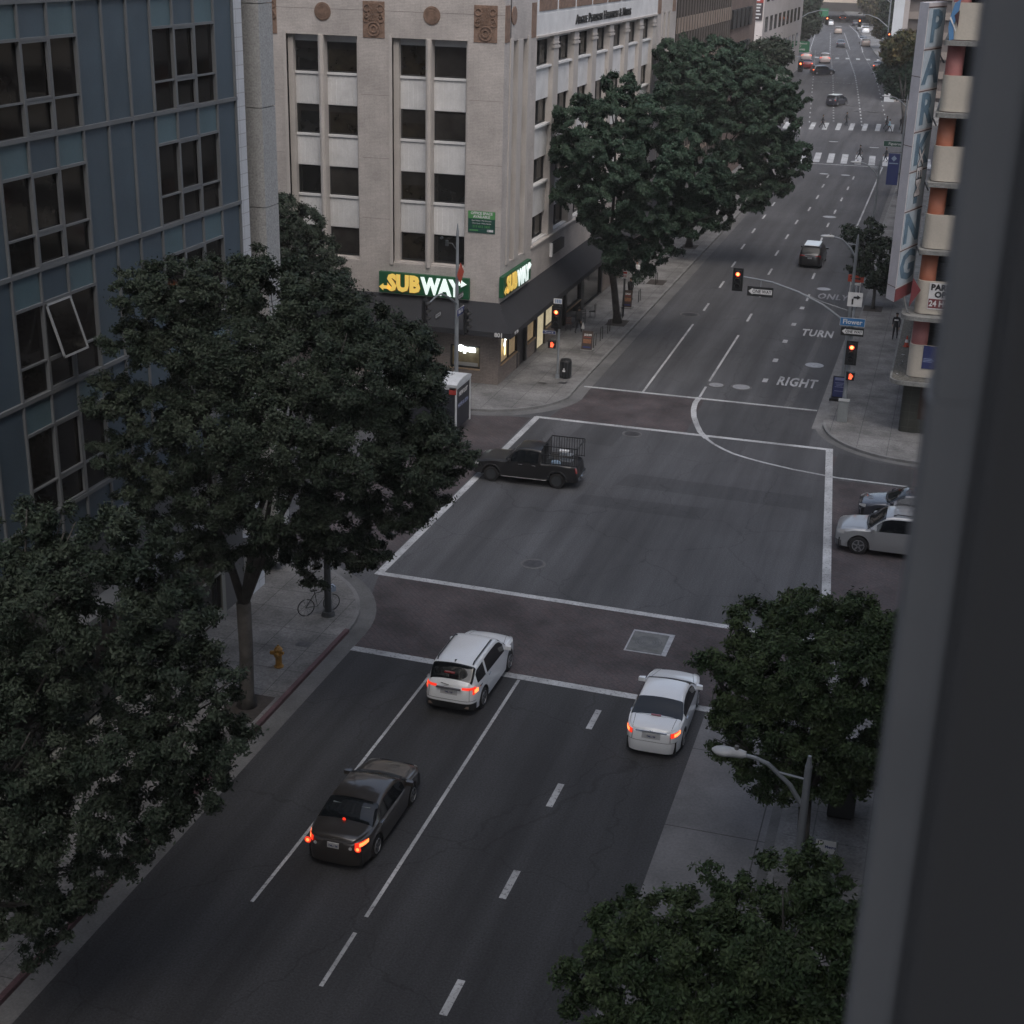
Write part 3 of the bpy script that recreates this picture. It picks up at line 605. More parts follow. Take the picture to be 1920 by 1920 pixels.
for (y0, y1, z0, m_) in ((78.75, 80.3, 1.22, WARM), (80.36, 81.95, 1.22, WARM), (82.3, 83.8, 0.1, BLACK), (84.25, 85.95, 1.12, WARM), (86.5, 88.3, .1, WARM2), (88.45, 90.55, 1.12, WARM2), (93.7, 97.5, 1.02, GLASS), (98.5, 103.6, .2, GLASS), (91.6, 93.2, .1, BLACK)):
    w_ = cp(MB().box(XS - .1, XS - .0, y0 - .04, y0, z0, 3.3).box(XS - .1, XS, y1, y1 + .04, z0, 3.3).box(XS - .1, XS - .01, y0, y1, z0 - .02, z0 + .04), 'shop_window', BLACK); cp(MB().box(XS - .14, XS - .12, y0, y1, z0, 3.3), 'pane', m_, w_)
w_ = cp(MB().box(-26.6, -26.5, YF + .1, YF + .25, .95, 2.3).box(-24.85, -24.78, YF + .1, YF + .25, .95, 2.3).box(-26.5, -24.85, YF + .1, YF + .25, .95, 1.05).box(-26.5, -24.85, YF + .1, YF + .25, 2.2, 2.3), 'shop_window', BLACK)
cp(MB().box(-26.5, -24.85, YF + .2, YF + .22, 1.05, 2.2), 'pane', mat('dim interior', (.12, .1, .06), .6, var=.6, scale=.4, emit=(1., .75, .4), es=.02), w_)
cp(MB().box(-26.4, -24.95, YF + .15, YF + .2, 1.05, 1.25), 'counter', mat('pale counter', (.35, .34, .32), .5))
# awning
AWN = mat('black awning canvas', (.022, .023, .027), .9, var=.15, scale=1.5, fine=.1)
aw = MB(); x1, y1 = XS + 1.05, YF - 1.1; zb, zt_ = 3.5, 4.92
aw.quad((-62, YF - .01, zt_), (XS, YF - .01, zt_), (x1, y1, zb), (-62, y1, zb)); aw.quad((XS + .01, YF - .01, zt_), (XS + .01, 127, zt_), (x1, 127, zb), (x1, y1, zb))
aw.quad((-62, y1, zb), (x1, y1, zb), (x1, y1, zb - .3), (-62, y1, zb - .3)); aw.quad((x1, y1, zb), (x1, 127, zb), (x1, 127, zb - .3), (x1, y1, zb - .3))
cp(aw, 'awning', AWN)
ctext('801', .34, WHITE, (-23.35, y1 - .01, 3.36), (1, 0, 0), bold=.012, name='street_number'); ctext('W. 8th', .26, WHITE, (x1 + .01, 78.2, 3.36), (0, 1, 0), bold=.006, name='street_number')
OPENM = mat('white neon', (.8, .8, .8), .5, emit=(.9, 1., 1.), es=2.2); YEL = mat('yellow neon', (.8, .7, .2), .5, emit=(1., .8, .35), es=1.6)
ctext('Open', .42, OPENM, (-25.6, YF - .01, 2.1), (1, 0, 0), bold=.05, name='neon_open_sign', sx=1.1, depth=.02)
n_ = MB(); n_.use(OPENM); plate(n_, disc(.19, 14), (XS + .03, 79.45, 2.65), (0, 1, 0), (0, 0, 1), .03); plate(n_, disc(.16, 14, .75), (XS + .03, 79.3, 2.3), (0, 1, 0), (0, 0, 1), .03)
n_.use(YEL); plate(n_, disc(.27, 14, .45), (XS + .03, 79.35, 1.9), (0, 1, 0), (0, 0, 1), .03); cp(n_, 'neon_window_sign')
# sandwich shop fascia signs
SUBG = mat('sign green lit', (.01, .085, .035), .5, emit=(.05, .6, .25), es=.003); SUBY = mat('sign yellow lit', (.85, .6, .12), .5, emit=(1., .68, .16), es=.22); SUBW = mat('sign white lit', (.8, .85, .83), .5, emit=(.85, 1., .95), es=.4); SUBO = mat('sign letter edge', (.25, .12, .02), .6)
def shop_sign(pos, right, width, label):
    s = thing('shop_sign', label, 'sign', pos); r = Vector(right); u = Vector((0, 0, 1)); n = r.cross(u); k = width / 5.4
    b_ = MB(); plate(b_, rect(5.4 * k, 1.18), (0, 0, 0), right, (0, 0, 1), .25); b_.build('sign_box', SUBG, s)
    P = lambda x, z=0, d=.26: tuple(r * (x * k) + u * z + n * d)
    text('SUB', 1.24, SUBO, s, P(-1.2, -.055, .262), right, (0, 0, 1), 'letters', .01, .1, sx=.88 * k, space=1.0)
    text('SUB', 1.24, SUBY, s, P(-1.2, -.03, .30), right, (0, 0, 1), 'letters', .02, .07, sx=.88 * k, space=1.04)
    text('WAY', 1.24, SUBW, s, P(1.06, -.06, .30), right, (0, 0, 1), 'letters', .02, .07, sx=.80 * k, space=1.0)
    a = MB(); plate(a, [(-2.15, -.36), (-2.42, -.36), (-2.42, -.5), (-2.68, -.26), (-2.42, -.02), (-2.42, -.16), (-2.1, -.16)][::-1] if False else [(-2.68 * k, -.27), (-2.42 * k, -.48), (-2.42 * k, -.37), (-2.0 * k, -.37), (-2.0 * k, -.18), (-2.42 * k, -.18), (-2.42 * k, -.06)], P(0, 0, .30), right, (0, 0, 1), .02); a.build('arrow', SUBY, s)
    a = MB(); plate(a, [(2.0 * k, .16), (2.25 * k, .2), (2.25 * k, .08), (2.6 * k, .28), (2.25 * k, .48), (2.25 * k, .37), (1.95 * k, .34)], P(0, 0, .30), right, (0, 0, 1), .02); a.build('arrow', SUBW, s)
    return s
shop_sign((-28.12, YF - .02, 5.62), (1, 0, 0), 5.4, 'lit green sandwich shop sign facing the camera above the awning')
shop_sign((XS + .02, 80.85, 5.85), (0, 1, 0), 5.6, 'lit green sandwich shop sign round the corner, seen at a sharp angle')
# office space banner
s = thing('wall_banner', 'green office space available banner on the cream brick pier', 'banner', (-24.8, YF - .01, 9.4))
b_ = MB(); plate(b_, rect(1.57, 1.2), (0, 0, 0), (1, 0, 0), (0, 0, 1), .02); b_.build('sheet', GREEND, s)
b_ = MB(); plate(b_, rect(1.57, .42), (0, 0, .39), (1, 0, 0), (0, 0, 1), .025); b_.build('header', GREENL, s)
text('OFFICE SPACE', .2, WHITE, s, (0, -.03, .48), bold=.006); text('AVAILABLE', .2, WHITE, s, (0, -.03, .29), bold=.006)
text('Ryan Phillips / Phil Hennessy', .1, WHITE, s, (0, -.03, .08)); text('Chris Caras / Phillip Sample', .1, WHITE, s, (0, -.03, -.07)); text('213 613 3431', .19, GREENL, s, (0, -.03, -.25), bold=.004); text('CBRE', .15, WHITE, s, (.5, -.03, -.46), bold=.012)
b_ = MB(); plate(b_, rect(.5, .07), (-.45, 0, -.46), (1, 0, 0), (0, 0, 1), .025); b_.build('small_print', GREENL, s)
# wall sign further along the side
s = thing('shop_sign', 'small black projecting shop sign on the side wall above the awning', 'sign', (XS, 90.2, 6.1)); MB().box(0, .25, -1.3, 1.3, -.35, .3).build('sign_box', BLACK, s); MB().box(.02, .2, -1.5, -1.32, -.5, .35).build('lamp_bar', WHITE, s)

# ---------------- dark glass block with vertical fins, beyond
BRZ = mat('bronze fins', (.10, .088, .08), .5); DGL = mat('bronze curtain glass', (.02, .02, .024), .15, var=.4, scale=3); BGE = mat('beige spandrel', (.28, .22, .18), .6, var=.1)
g = thing('office_building', 'dark glass office block with thin vertical bronze fins beyond the cream building', 'building', (-23.9, 128.5, 0)); OG = (-23.9, 128.5, 0)
MB().box(-60, -23.9, 128.5, 158.5, 0, 27).build('wall', DGL, g, off=OG)
m_ = MB()
for k in range(22): m_.box(-23.9, -23.8, 128.7 + 1.38 * k, 128.8 + 1.38 * k, 4.5, 27)
m_.build('fins', BRZ, g, off=OG)
m_ = MB()
for z in (17.0, 13.2, 9.4, 5.6, 21.0): m_.box(-23.95, -23.86, 128.5, 158.5, z, z + 1.25)
m_.build('spandrels', BGE, g, off=OG)
BRN = brick_mat('brown brick', (.17, .12, .1), (.14, .1, .085), (.1, .08, .07), .5, .1, .01, swz='wall', var=.15)
g = thing('brick_building', 'brown brick building with boxy black windows beyond the glass block', 'building', (-24.3, 160, 0)); OG = (-24.3, 160, 0)
MB().box(-60, -24.3, 160, 180, 0, 19).build('wall', BRN, g, off=OG)
for k in range(5):
    for z in (15.9, 12.4, 9.0):
        w_ = MB().box(-24.32, -24.0, 161 + 3.0 * k, 163 + 3.0 * k, z, z + 1.9).build('window', BLACK, g, off=OG)
# ---------------- white building past the second crossing
WB = mat('white rendered wall', (.62, .57, .55), .8, var=.08, scale=3); GB = mat('grey rendered wall', (.36, .33, .32), .8, var=.1, scale=3)
g = thing('office_building', 'white rendered building with a red and black letting board past the striped crosswalks', 'building', (-27.6, 212, zt(212))); OG = (-27.6, 212, zt(212))
m_ = MB(); m_.use(WB).box(-60, -27.6, 212, 212.4, 0, 34).use(GB).box(-60, -27.65, 212.4, 262, 0, 34); m_.build('wall', None, g, off=OG)
for k in range(9):
    for z in (9, 13, 17, 21): MB().box(-27.66, -27.6, 215 + 5.0 * k, 217.6 + 5.0 * k, z, z + 2).build('window', GLASS, g, off=OG)
s = thing('letting_board', 'red and black letting board high on the white building', 'sign', (-29.0, 211.9, 16.6))
MB().box(-1.6, 1.3, -.05, 0, -1.9, 1.2).build('board', mat('board black', (.05, .04, .045), .6), s); MB().box(-1.6, 1.3, -.08, -.05, .35, 1.4).build('header', REDS, s)
m_ = MB()
for k, (w_, z) in enumerate(((1.1, 1.0), (1.0, .65), (1.2, .1), (1.1, -.3), (1.05, -.7), (1.25, -1.15), (1.0, -1.6))): m_.box(-w_ - .1, w_ - .15, -.1, -.08, z - .1, z + .1)
m_.build('text_lines', WHITE, s)
# low buildings further on the left and right
g = thing('brick_building', 'grey block with a bright shopfront far down the left pavement', 'building', (-45, 300, zt(300))); m_ = MB(); m_.use(GB).box(-30, 0, 0, 40, -2, 9).use(WHITE).box(-20, 1, -.2, 0, 3.6, 4.6); m_.build('wall', None, g); MB().box(-18, -2, -.1, 0, 0, 3.2).build('shopfront', GLASS, g)
g = thing('office_building', 'pale concrete tower at the right past the second crossing', 'building', (-10.9, 231, zt(231))); OG = (-10.9, 231, zt(231))
m_ = MB(); m_.use(mat('white column', (.52, .55, .58), .7, var=.1)).box(-11.35, -9.9, 230.2, 231.4, 0, 36).use(GB).box(-9.9, -9.2, 230.6, 231.4, 0, 36).use(mat('brown tower wall', (.12, .105, .1), .8, var=.2)).box(-9.2, 30, 231.4, 262, 0, 36)
m_.build('wall', None, g, off=OG); m_ = MB()
for k in range(12): m_.box(-9.3, 30, 230.9, 231.5, 4 + 2.7 * k, 5.0 + 2.7 * k)
m_.build('balcony_slabs', mat('tan balcony', (.22, .19, .17), .8), g, off=OG)
g = thing('office_building', 'plain brown building behind the parking structure', 'building', (1.5, 123, 0)); MB().box(0, 40, 0, 57, 0, 30).build('wall', mat('plain brown wall', (.13, .115, .11), .85, var=.2), g)
[MB().box(-.05, 0, 3 + 5 * k, 5.4 + 5 * k, z, z + 1.8).build('window', GLASS, g) for k in range(10) for z in (5, 9, 13, 17)]
# freeway overpass
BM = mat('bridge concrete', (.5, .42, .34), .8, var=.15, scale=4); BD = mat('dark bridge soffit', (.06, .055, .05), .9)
g = thing('freeway_overpass', 'concrete freeway overpass crossing the far end of the street', 'bridge', (-37, 438, 4.8)); OG = (-37, 438, 4.8)
m_ = MB(); m_.use(BM).box(-110, 40, 438, 439, 10.15, 12.4).use(BD).box(-110, 40, 439, 486, 10.3, 12); m_.build('deck', None, g, off=OG)
MB().box(-110, 40, 438.1, 438.3, 12.4, 13.3).build('parapet', BM, g, off=OG)
m_ = MB(); [m_.box(x, x + 1.2, 440, 485, 4.5, 10.3) for x in (-53, -26.5)]; m_.build('pier_wall', BD, g, off=OG)
m_ = MB().box(-120, -52, 441, 520, 0, 10.3).box(-25, 60, 441, 520, 0, 10.3).box(-120, 60, 520, 522, 4.8, 26); m_.build('abutment', BD, g, off=OG)
# ---------------- parking structure (right)
PCR = mat('cream painted concrete', (.46, .42, .36), .75, var=.08, scale=2, fine=.05); POR = mat('orange painted column', (.32, .105, .055), .6, var=.25, scale=1.2); PRD = mat('faded red column', (.33, .12, .11), .6, var=.25, scale=1.2)
SLB = mat('weathered slab edge', (.2, .2, .19), .85, var=.35, scale=.6, fine=.2); GRV = mat('gravel and leaf litter', (.11, .105, .09), .95, var=.5, scale=.12, bump=1, bscale=20, fine=.4)
TIL = brick_mat('dark green tile', (.035, .037, .03), (.03, .032, .026), (.07, .07, .06), .42, .42, .008, swz='wall', off=0, var=.2); BWL = mat('brown inner wall', (.05, .03, .022), .8, var=.3)
pk = thing('parking_structure', 'cream parking structure with rounded parapets, orange columns and open decks', 'parking structure', (-1.15, 77.6, 0)); OP = (-1.15, 77.6, 0)
def rbox(mb, x0, x1, y0, y1, z0, z1, r): mb.prism([(x1, y0), (x1, y1), (x0, y1)] + arc(x0 + r, y0 + r, r, 180, 270, 6), z0, z1)
for k in range(7):
    z = 3.05 + 3.37 * k; m_ = MB(); ox = .8 if k == 0 else (.6 if k == 1 else .12); oy = .95 if k == 0 else (.7 if k == 1 else .4)
    rbox(m_, -1.15 - ox, 26, 77.6 - oy, 120, z - .12, z + .1, .7 if k < 2 else .15); m_.build('floor_slab', SLB, pk, off=OP)
    m_ = MB(); rbox(m_, -1.15, 26, 77.6, 120, z + .1, z + 1.84, .4); 
    m_ = MB(); P0 = [(26, 77.6)] + arc(-.75, 78.0, .4, 270, 180, 6) + [(-1.15, 120)]; P1 = [(26, 77.8)] + arc(-.75, 78.0, .2, 270, 180, 6) + [(-.95, 120)]
    n = len(P0); m_.v = [(x, y, q) for q in (z + .14, z + 1.84) for x, y in P0] + [(x, y, q) for q in (z + .14, z + 1.84) for x, y in P1]
    for i in range(n - 1): m_.f += [(i, i + 1, n + i + 1, n + i), (n + i, n + i + 1, 3 * n + i + 1, 3 * n + i), (2 * n + i, 2 * n + i + 1, 3 * n + i + 1, 3 * n + i)]; m_.m += [0, 0, 0]
    m_.build('parapet', PCR, pk, off=OP)
    if k < 6:
        for (x, y) in ((-.68, 78.12), (-.7, 84.5), (-.7, 91), (-.7, 97.5), (-.7, 104), (7, 78.1)): MB().cyl((x, y, z + .1), (x, y, z + 3.25), .42, n=18).build('column', POR if k in (1, 2, 3) else PRD, pk, off=OP, smooth=True)
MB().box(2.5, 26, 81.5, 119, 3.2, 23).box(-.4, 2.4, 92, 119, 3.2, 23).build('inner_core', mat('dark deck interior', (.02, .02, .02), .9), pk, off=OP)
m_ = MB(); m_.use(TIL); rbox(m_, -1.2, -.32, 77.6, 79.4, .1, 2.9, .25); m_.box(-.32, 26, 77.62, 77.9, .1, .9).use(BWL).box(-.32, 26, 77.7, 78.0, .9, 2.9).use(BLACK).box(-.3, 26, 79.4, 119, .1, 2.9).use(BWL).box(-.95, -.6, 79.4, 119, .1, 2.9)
m_.build('ground_floor_wall', None, pk, off=OP)
m_ = MB(); rbox(m_, -1.85, -1.17, 76.75, 119, 3.152, 3.165, .6); m_.box(-1.17, 26, 76.75, 77.6, 3.152, 3.165)
random.seed(4)
m_.build('ledge_litter', GRV, pk, off=OP)
for k, (x, y, s_) in enumerate(((-1.55, 80.0, .18), (-1.5, 80.6, .1), (-1.45, 77.6, .09), (-1.6, 77.9, .07), (-1.35, 77.8, .05), (-1.5, 82.2, .12))):
    q = MB(); q.add([(x + random.uniform(-s_, s_), y + random.uniform(-s_ * 2, s_ * 2), 3.17 + random.uniform(0, .05)) for i in range(6)], [(0, 1, 2), (2, 3, 4), (3, 4, 5), (1, 3, 5)]); tag(q.build('litter_scrap', WHITE if k % 2 else GUT), 'pale scrap of litter on the ledge of the parking structure', 'litter', 'litter on the parking structure ledge')
c = thing('traffic_cone', 'toppled grimy traffic cone on the ledge of the parking structure', 'traffic cone', (-1.42, 84.0, 3.17))
MB().cyl((0, 0, .0), (0, 0, .03), .2, n=4).build('base', ORANGE, c); m_ = MB(); m_.use(ORANGE).cyl((0, 0, .03), (0, 0, .25), .13, .1, n=12); m_.use(WHITE).cyl((0, 0, .25), (0, 0, .42), .1, .065, n=12); m_.use(ORANGE).cyl((0, 0, .42), (0, 0, .62), .065, .03, n=12); m_.build('cone', None, c)
# blade sign
s = thing('parking_blade_sign', 'tall vertical PARKING blade sign with faded blue letters and a red arrow foot', 'sign', (-2.1, 77.6, 7.26)); OS = (-2.1, 77.6, 7.26)
PKW = mat('faded sign white', (.52, .49, .5), .6, var=.12, scale=1.5, fine=.05); PKF = mat('pale blue sign face', (.40, .46, .51), .5, var=.15, scale=.8); PKB = mat('faded sign blue', (.10, .165, .225), .6, var=.25, scale=.4, fine=.1); RST = mat('rust seam', (.1, .06, .05), .9)
A_, B_, C_, D_ = (-2.62, 77.4), (-2.17, 76.6), (-1.4, 79.2), (-1.9, 79.8)
MB().prism([A_, B_, C_, D_], 7.26, 21.7).build('sign_box', PKW, s, off=OS)
rt = Vector((C_[0] - B_[0], C_[1] - B_[1], 0)).normalized(); nn = rt.cross(Vector((0, 0, 1))); L_ = math.hypot(C_[0] - B_[0], C_[1] - B_[1]); mid = Vector(((B_[0] + C_[0]) / 2, (B_[1] + C_[1]) / 2, 0))
for k, ch in enumerate('PARKING'):
    z = 20.55 - 1.945 * k; m_ = MB(); plate(m_, rect(L_ - .25, 1.78), tuple(mid + Vector((0, 0, z))), rt, (0, 0, 1), .02); m_.build('letter_panel', PKF, s, off=OS)
    q = mid + nn * .03 + Vector((0, 0, z)) - Vector(OS); text(ch, 2.05, PKB, s, tuple(q), rt, (0, 0, 1), 'letter', .004, .07, sx=1.55)
m_ = MB()
for k in range(8): z = 21.5 - 1.945 * k; plate(m_, rect(L_ - .05, .05), tuple(mid + Vector((0, 0, z))), rt, (0, 0, 1), .022)
r2 = Vector((B_[0] - A_[0], B_[1] - A_[1], 0)).normalized(); m2 = Vector(((B_[0] + A_[0]) / 2, (B_[1] + A_[1]) / 2, 0))
for z in (18.3, 15.0, 8.0): plate(m_, rect(.9, .03), tuple(m2 + Vector((0, 0, z))), r2, (0, 0, 1), .01)
m_.build('seams', RST, s, off=OS)
MRN = mat('maroon arrow', (.16, .035, .04), .6, var=.15)
m_ = MB(); plate(m_, rect(L_ - .02, .62), tuple(mid + Vector((0, 0, 7.58))), rt, (0, 0, 1), .03); plate(m_, [(-1.37, 8.45), (-.93, 7.85), (-1.42, 6.95)][::-1], (0, 77.25, 0), (1, 0, 0), (0, 0, 1), .05)
m_.build('arrow', MRN, s, off=OS)
for z in (19.3, 16.3, 13.1, 9.8): MB().tube([(-1.5, 79.3, z), (-1.2, 78.5, z - .4)], .04, 6).build('bracket', DSTEEL, s, off=OS)
MB().tube([(-1.75, 77.9, 7.3), (-1.5, 77.7, 6.6), (-1.3, 77.5, 6.5)], .05, 6).build('conduit', KERB, s, off=OS)
# graffiti outline tag on the sign
gt = text('XEM', 1.1, BLACK, s, tuple(Vector((-1.78, 77.95, 13.6)) + nn * .05 - Vector(OS)), (0, 0, -1), rt, 'graffiti_tag', .003, .06, sx=1.1); text('XEM', 1.1, PKW, s, tuple(Vector((-1.78, 77.95, 13.6)) + nn * .058 - Vector(OS)), (0, 0, -1), rt, 'graffiti_tag', .003, .02, sx=1.1)
m_ = MB(); plate(m_, [(.15, -.2), (.02, -.8), (-.02, -1.3), (.08, -1.9), (.3, -1.85), (.22, -1.2), (.38, -.5), (.42, 0)][::-1], (-1.16, 77.57, 21.9), (1, 0, 0), (0, 0, 1), .01); g_ = m_.build('graffiti_mural', mat('mural blue', (.08, .2, .38), .7), pk, off=OP)
m_ = MB(); plate(m_, [(.2, -.75), (.42, -.5), (.42, -1.3)], (-1.16, 77.55, 21.9), (1, 0, 0), (0, 0, 1), .01); m_.build('graffiti_mural', mat('mural maroon', (.05, .02, .025), .7), pk, off=OP)
m_ = MB(); plate(m_, [(0, -1.0), (.3, -1.6), (.3, -1.7), (-.05, -1.08)], (-1.12, 77.54, 22.1), (1, 0, 0), (0, 0, 1), .01); m_.build('graffiti_mural', WHITE, pk, off=OP)
s = thing('wall_sign', 'white parking sign with black and dark red lettering on the parapet', 'sign', (-.52, 77.59, 7.5))
m_ = MB(); plate(m_, [(0, -.66), (2.4, -.66), (2.4, .7), (0, .7)], (0, 0, 0), (1, 0, 0), (0, 0, 1), .02); m_.build('sheet', WHITE, s); m_ = MB(); plate(m_, [(.03, -.6), (2.35, -.6), (2.35, -.12), (.03, -.12)], (0, 0, 0), (1, 0, 0), (0, 0, 1), .025); m_.build('band', MRN, s)
text('PARKING', .42, BLACK, s, (.08, -.03, .47), bold=.02, align='LEFT', name='lettering'); text('OPEN', .42, BLACK, s, (.3, -.03, .1), bold=.02, align='LEFT'); text('24 HOURS', .42, WHITE, s, (.06, -.03, -.37), bold=.012, align='LEFT', sx=.9)
s = thing('wall_sign', 'blue poster on the lowest parapet of the parking structure', 'sign', (-.42, 77.59, 4.3)); m_ = MB(); plate(m_, [(0, -.62), (1.6, -.62), (1.6, .6), (0, .6)], (0, 0, 0), (1, 0, 0), (0, 0, 1), .02); m_.build('sheet', NAVY, s)
m_ = MB(); [plate(m_, [(.05, z), (.5 + .1 * (k % 2), z), (.5 + .1 * (k % 2), z + .035), (.05, z + .035)], (0, -.021, 0), (1, 0, 0), (0, 0, 1), .002) for k, z in enumerate((-.1, -.18, -.26))]; m_.build('text_lines', mat('pale blue print', (.2, .25, .4), .6), s)
# ---------------- the building the picture was taken from
cbm = mat('grey cladding', (.14, .145, .15), .8, var=.1, scale=3); FRM = mat('grey window frame', (.205, .21, .218), .6, var=.05, scale=.2); DRK = mat('dark rubber seal', (.075, .075, .077), .9)
g = thing('window_building', 'grey building under the camera whose blurred window frame fills the right edge', 'building', (1.0, 0, 0))
MB().box(.0, 30, -62, 43.5, 0, 58).build('wall', cbm, g); 
m_ = MB(); m_.prism([(-.997, 1.6), (-.989, 1.585), (-.945, 1.585), (-.935, 1.6), (-.935, 1.7), (-.997, 1.7)], 23.551, 27); m_.prism([(-1.0, 1.6), (-.993, 1.583), (-.945, 1.583), (-.935, 1.6), (-.935, 1.7), (-1.0, 1.7)], 20.5, 23.55); m_.build('window_frame', FRM, g)
MB().box(-.935, 0, 1.625, 1.72, 20.5, 27).build('frame_recess', FRM, g); MB().box(-.9785, -.1, .5, .56, 20.5, 27).build('window_sash', DRK, g)
# ================================================================== SIGNALS, LAMPS, SIGNS
def face_axes(yaw):      # yaw: direction the sign faces; 0 = towards -Y (the camera), 90 = towards +X
    a = R(yaw); n = Vector((math.sin(a), -math.cos(a), 0)); r = Vector((0, 0, 1)).cross(n); return r, Vector((0, 0, 1)), n
def signal_head(root, pos, yaw=0, lit=0, back=True, sc=1.0, bm=BLACK):
    r, u, n = face_axes(yaw); p = Vector(pos); m_ = MB()
    plate(m_, rect(.36 * sc, 1.1 * sc), p - n * .1, r, u, .2); hd = m_.build('signal_head', bm, root)
    if back: m_ = MB(); plate(m_, rect(.6 * sc, 1.32 * sc), p - n * .03, r, u, .02); m_.build('backplate', bm, hd)
    for i in range(3):
        c = p + u * (.34 - .34 * i) * sc + n * .105; m_ = MB(); plate(m_, disc(.13 * sc, 16), c, r, u, .02); m_.build('lamp', REDL if i == lit else LENS, hd)
        if i == lit: m_ = MB(); plate(m_, disc(.085 * sc, 14), c, r, u, .03); m_.build('lamp', REDC, hd)
        m_ = MB()
        for k in range(9):
            a0, a1 = R(-10 + 200 * k / 9), R(-10 + 200 * (k + 1) / 9)
            q = [c + (r * math.cos(a) + u * math.sin(a)) * .155 * sc + n * d for a, d in ((a0, 0), (a1, 0), (a1, .12 + .12 * math.sin(max(a1, 0))), (a0, .12 + .12 * math.sin(max(a0, 0))))]; m_.add(q, [(0, 1, 2, 3)])
        m_.build('visor', bm, hd)
    return hd
HANDM = mat('lit hand symbol', (.6, .1, .03), .5, emit=(1., .10, .04), es=1.4)
def ped_signal(root, pos, yaw=0):
    r, u, n = face_axes(yaw); p = Vector(pos); m_ = MB(); plate(m_, rect(.44, .44), p - n * .12, r, u, .24)
    plate(m_, [(-.24, .2), (.24, .2), (.24, .24), (-.24, .24)], p, r, u, .25); b_ = m_.build('pedestrian_signal', BLACK, root)
    m_ = MB(); P = [(-.07, -.14), (.07, -.14), (.1, -.02), (.14, .05), (.1, .06), (.07, .02), (.07, .13), (.035, .13), (.03, .04), (.02, .16), (-.015, .16), (-.02, .04), (-.03, .13), (-.065, .13), (-.06, .0)]
    plate(m_, [(x * 1.1, y * 1.05) for x, y in P], p + n * .125, r, u, .01); m_.build('hand_symbol', HANDM, b_); return b_
def one_way(root, pos, yaw, left=True, w_=.92, sc=1.0):
    r, u, n = face_axes(yaw); p = Vector(pos); s_ = -1 if left else 1; h = .3 * sc; w_ = w_ * sc
    b_ = MB(); plate(b_, rect(w_, h * 1.15), p, r, u, .01); b = b_.build('one_way_sign', BLACK, root)
    P = [(-.42, 0), (-.27, .12), (-.27, .085), (.42, .085), (.42, -.085), (-.27, -.085), (-.27, -.12)]
    if not left: P = [(-x, y) for x, y in P][::-1]
    m_ = MB(); plate(m_, [(x * sc, y * sc) for x, y in P][::-1], p + n * .011, r, u, .004); m_.build('arrow', WHITE, b)
    text('ONE WAY', .17 * sc, BLACK, b, tuple(p + n * .02 + r * (.06 * -s_ * sc)), r, u, 'lettering', .002, .004, sx=.85)
def street_sign(root, pos, yaw, s, w_, h, m, ts=.2, bold=.004, frame=True):
    r, u, n = face_axes(yaw); p = Vector(pos); q = MB(); plate(q, rect(w_, h), p, r, u, .012); b = q.build('street_name_sign', WHITE if frame else m, root)
    q = MB(); plate(q, rect(w_ - .03, h - .03), p + n * .012, r, u, .003); q.build('face', m, b); text(s, ts, WHITE, b, tuple(p + n * .018), r, u, 'lettering', .002, bold)
# S1 : far right corner mast arm
s = thing('traffic_signal', 'mast arm traffic signal at the far right corner with the blue Flower sign', 'traffic signal', (-4.22, 78.8, KH))
MB().tube([(0, 0, 0), (0, 0, 5.2), (0, 0, 7.3)], [.12, .09, .05], 12).cyl((0, 0, 0), (0, 0, .25), .2, .18).build('pole', STEEL, s, smooth=False)
MB().tube([(-.3, 0, 5.3), (-1.6, 0, 6.15), (-3.0, 0, 6.75), (-4.4, 0, 7.15), (-6.2, 0, 7.35)], [.06, .055, .05, .04, .03], 8).tube([(-3.4, 0, 6.9), (-1.6, .0, 6.3), (0, 0, 5.9)], .012, 5).build('mast_arm', STEEL, s)
signal_head(s, (-6.25, -.1, 7.15), sc=.94); signal_head(s, (.12, -.25, 3.75)); ped_signal(s, (.2, -.25, 2.5)); one_way(s, (-5.0, -.12, 6.6), 0, sc=1.5)
MB().tube([(-5.0, 0, 7.25), (-5.0, -.08, 6.8)], .02, 5).build('bracket', STEEL, s)
one_way(s, (.04, -.2, 4.9), 0, sc=1.3)
street_sign(s, (0.0, -.2, 5.42), 0, 'Flower', 1.3, .44, BLUES, .36, .004)
m_ = MB(); plate(m_, rect(.76, .76), (0, -.12, 6.62), (1, 0, 0), (0, 0, 1), .01); b = m_.build('turn_sign', WHITE, s)
m_ = MB(); plate(m_, rect(.09, .3), (-.12, -.14, 6.5), (1, 0, 0), (0, 0, 1), .004); plate(m_, [(-.12, -.04), (.1, -.04), (.1, -.1), (.28, .02), (.1, .14), (.1, .06), (-.06, .06)], (0, -.14, 6.72), (1, 0, 0), (0, 0, 1), .004); m_.build('arrow', BLACK, b)
# S2 : far left corner
s = thing('traffic_signal', 'short signal post beside the black litter bin, red light and red hand lit', 'traffic signal', (-20.86, 80.9, KH))
MB().tube([(0, 0, 0), (0, 0, 4.3)], [.08, .06], 10).cyl((0, 0, 0), (0, 0, .2), .15, .13).build('pole', STEEL, s); signal_head(s, (-.12, -.2, 3.65)); ped_signal(s, (-.32, -.2, 2.05))
street_sign(s, (-.55, -.12, 2.72), 0, 'Flower St', .78, .2, BLUED, .13, .002)
m_ = MB(); plate(m_, rect(.5, .3), (-.08, -.15, 4.6), (1, 0, 0), (0, 0, 1), .01); b = m_.build('plate', WHITE, s); m_ = MB(); [plate(m_, rect(.05, .2), (-.2 + .1 * k, -.165, 4.6), (1, 0, 0), (0, 0, 1), .003) for k in range(4)]; m_.build('print', BLUES, b)
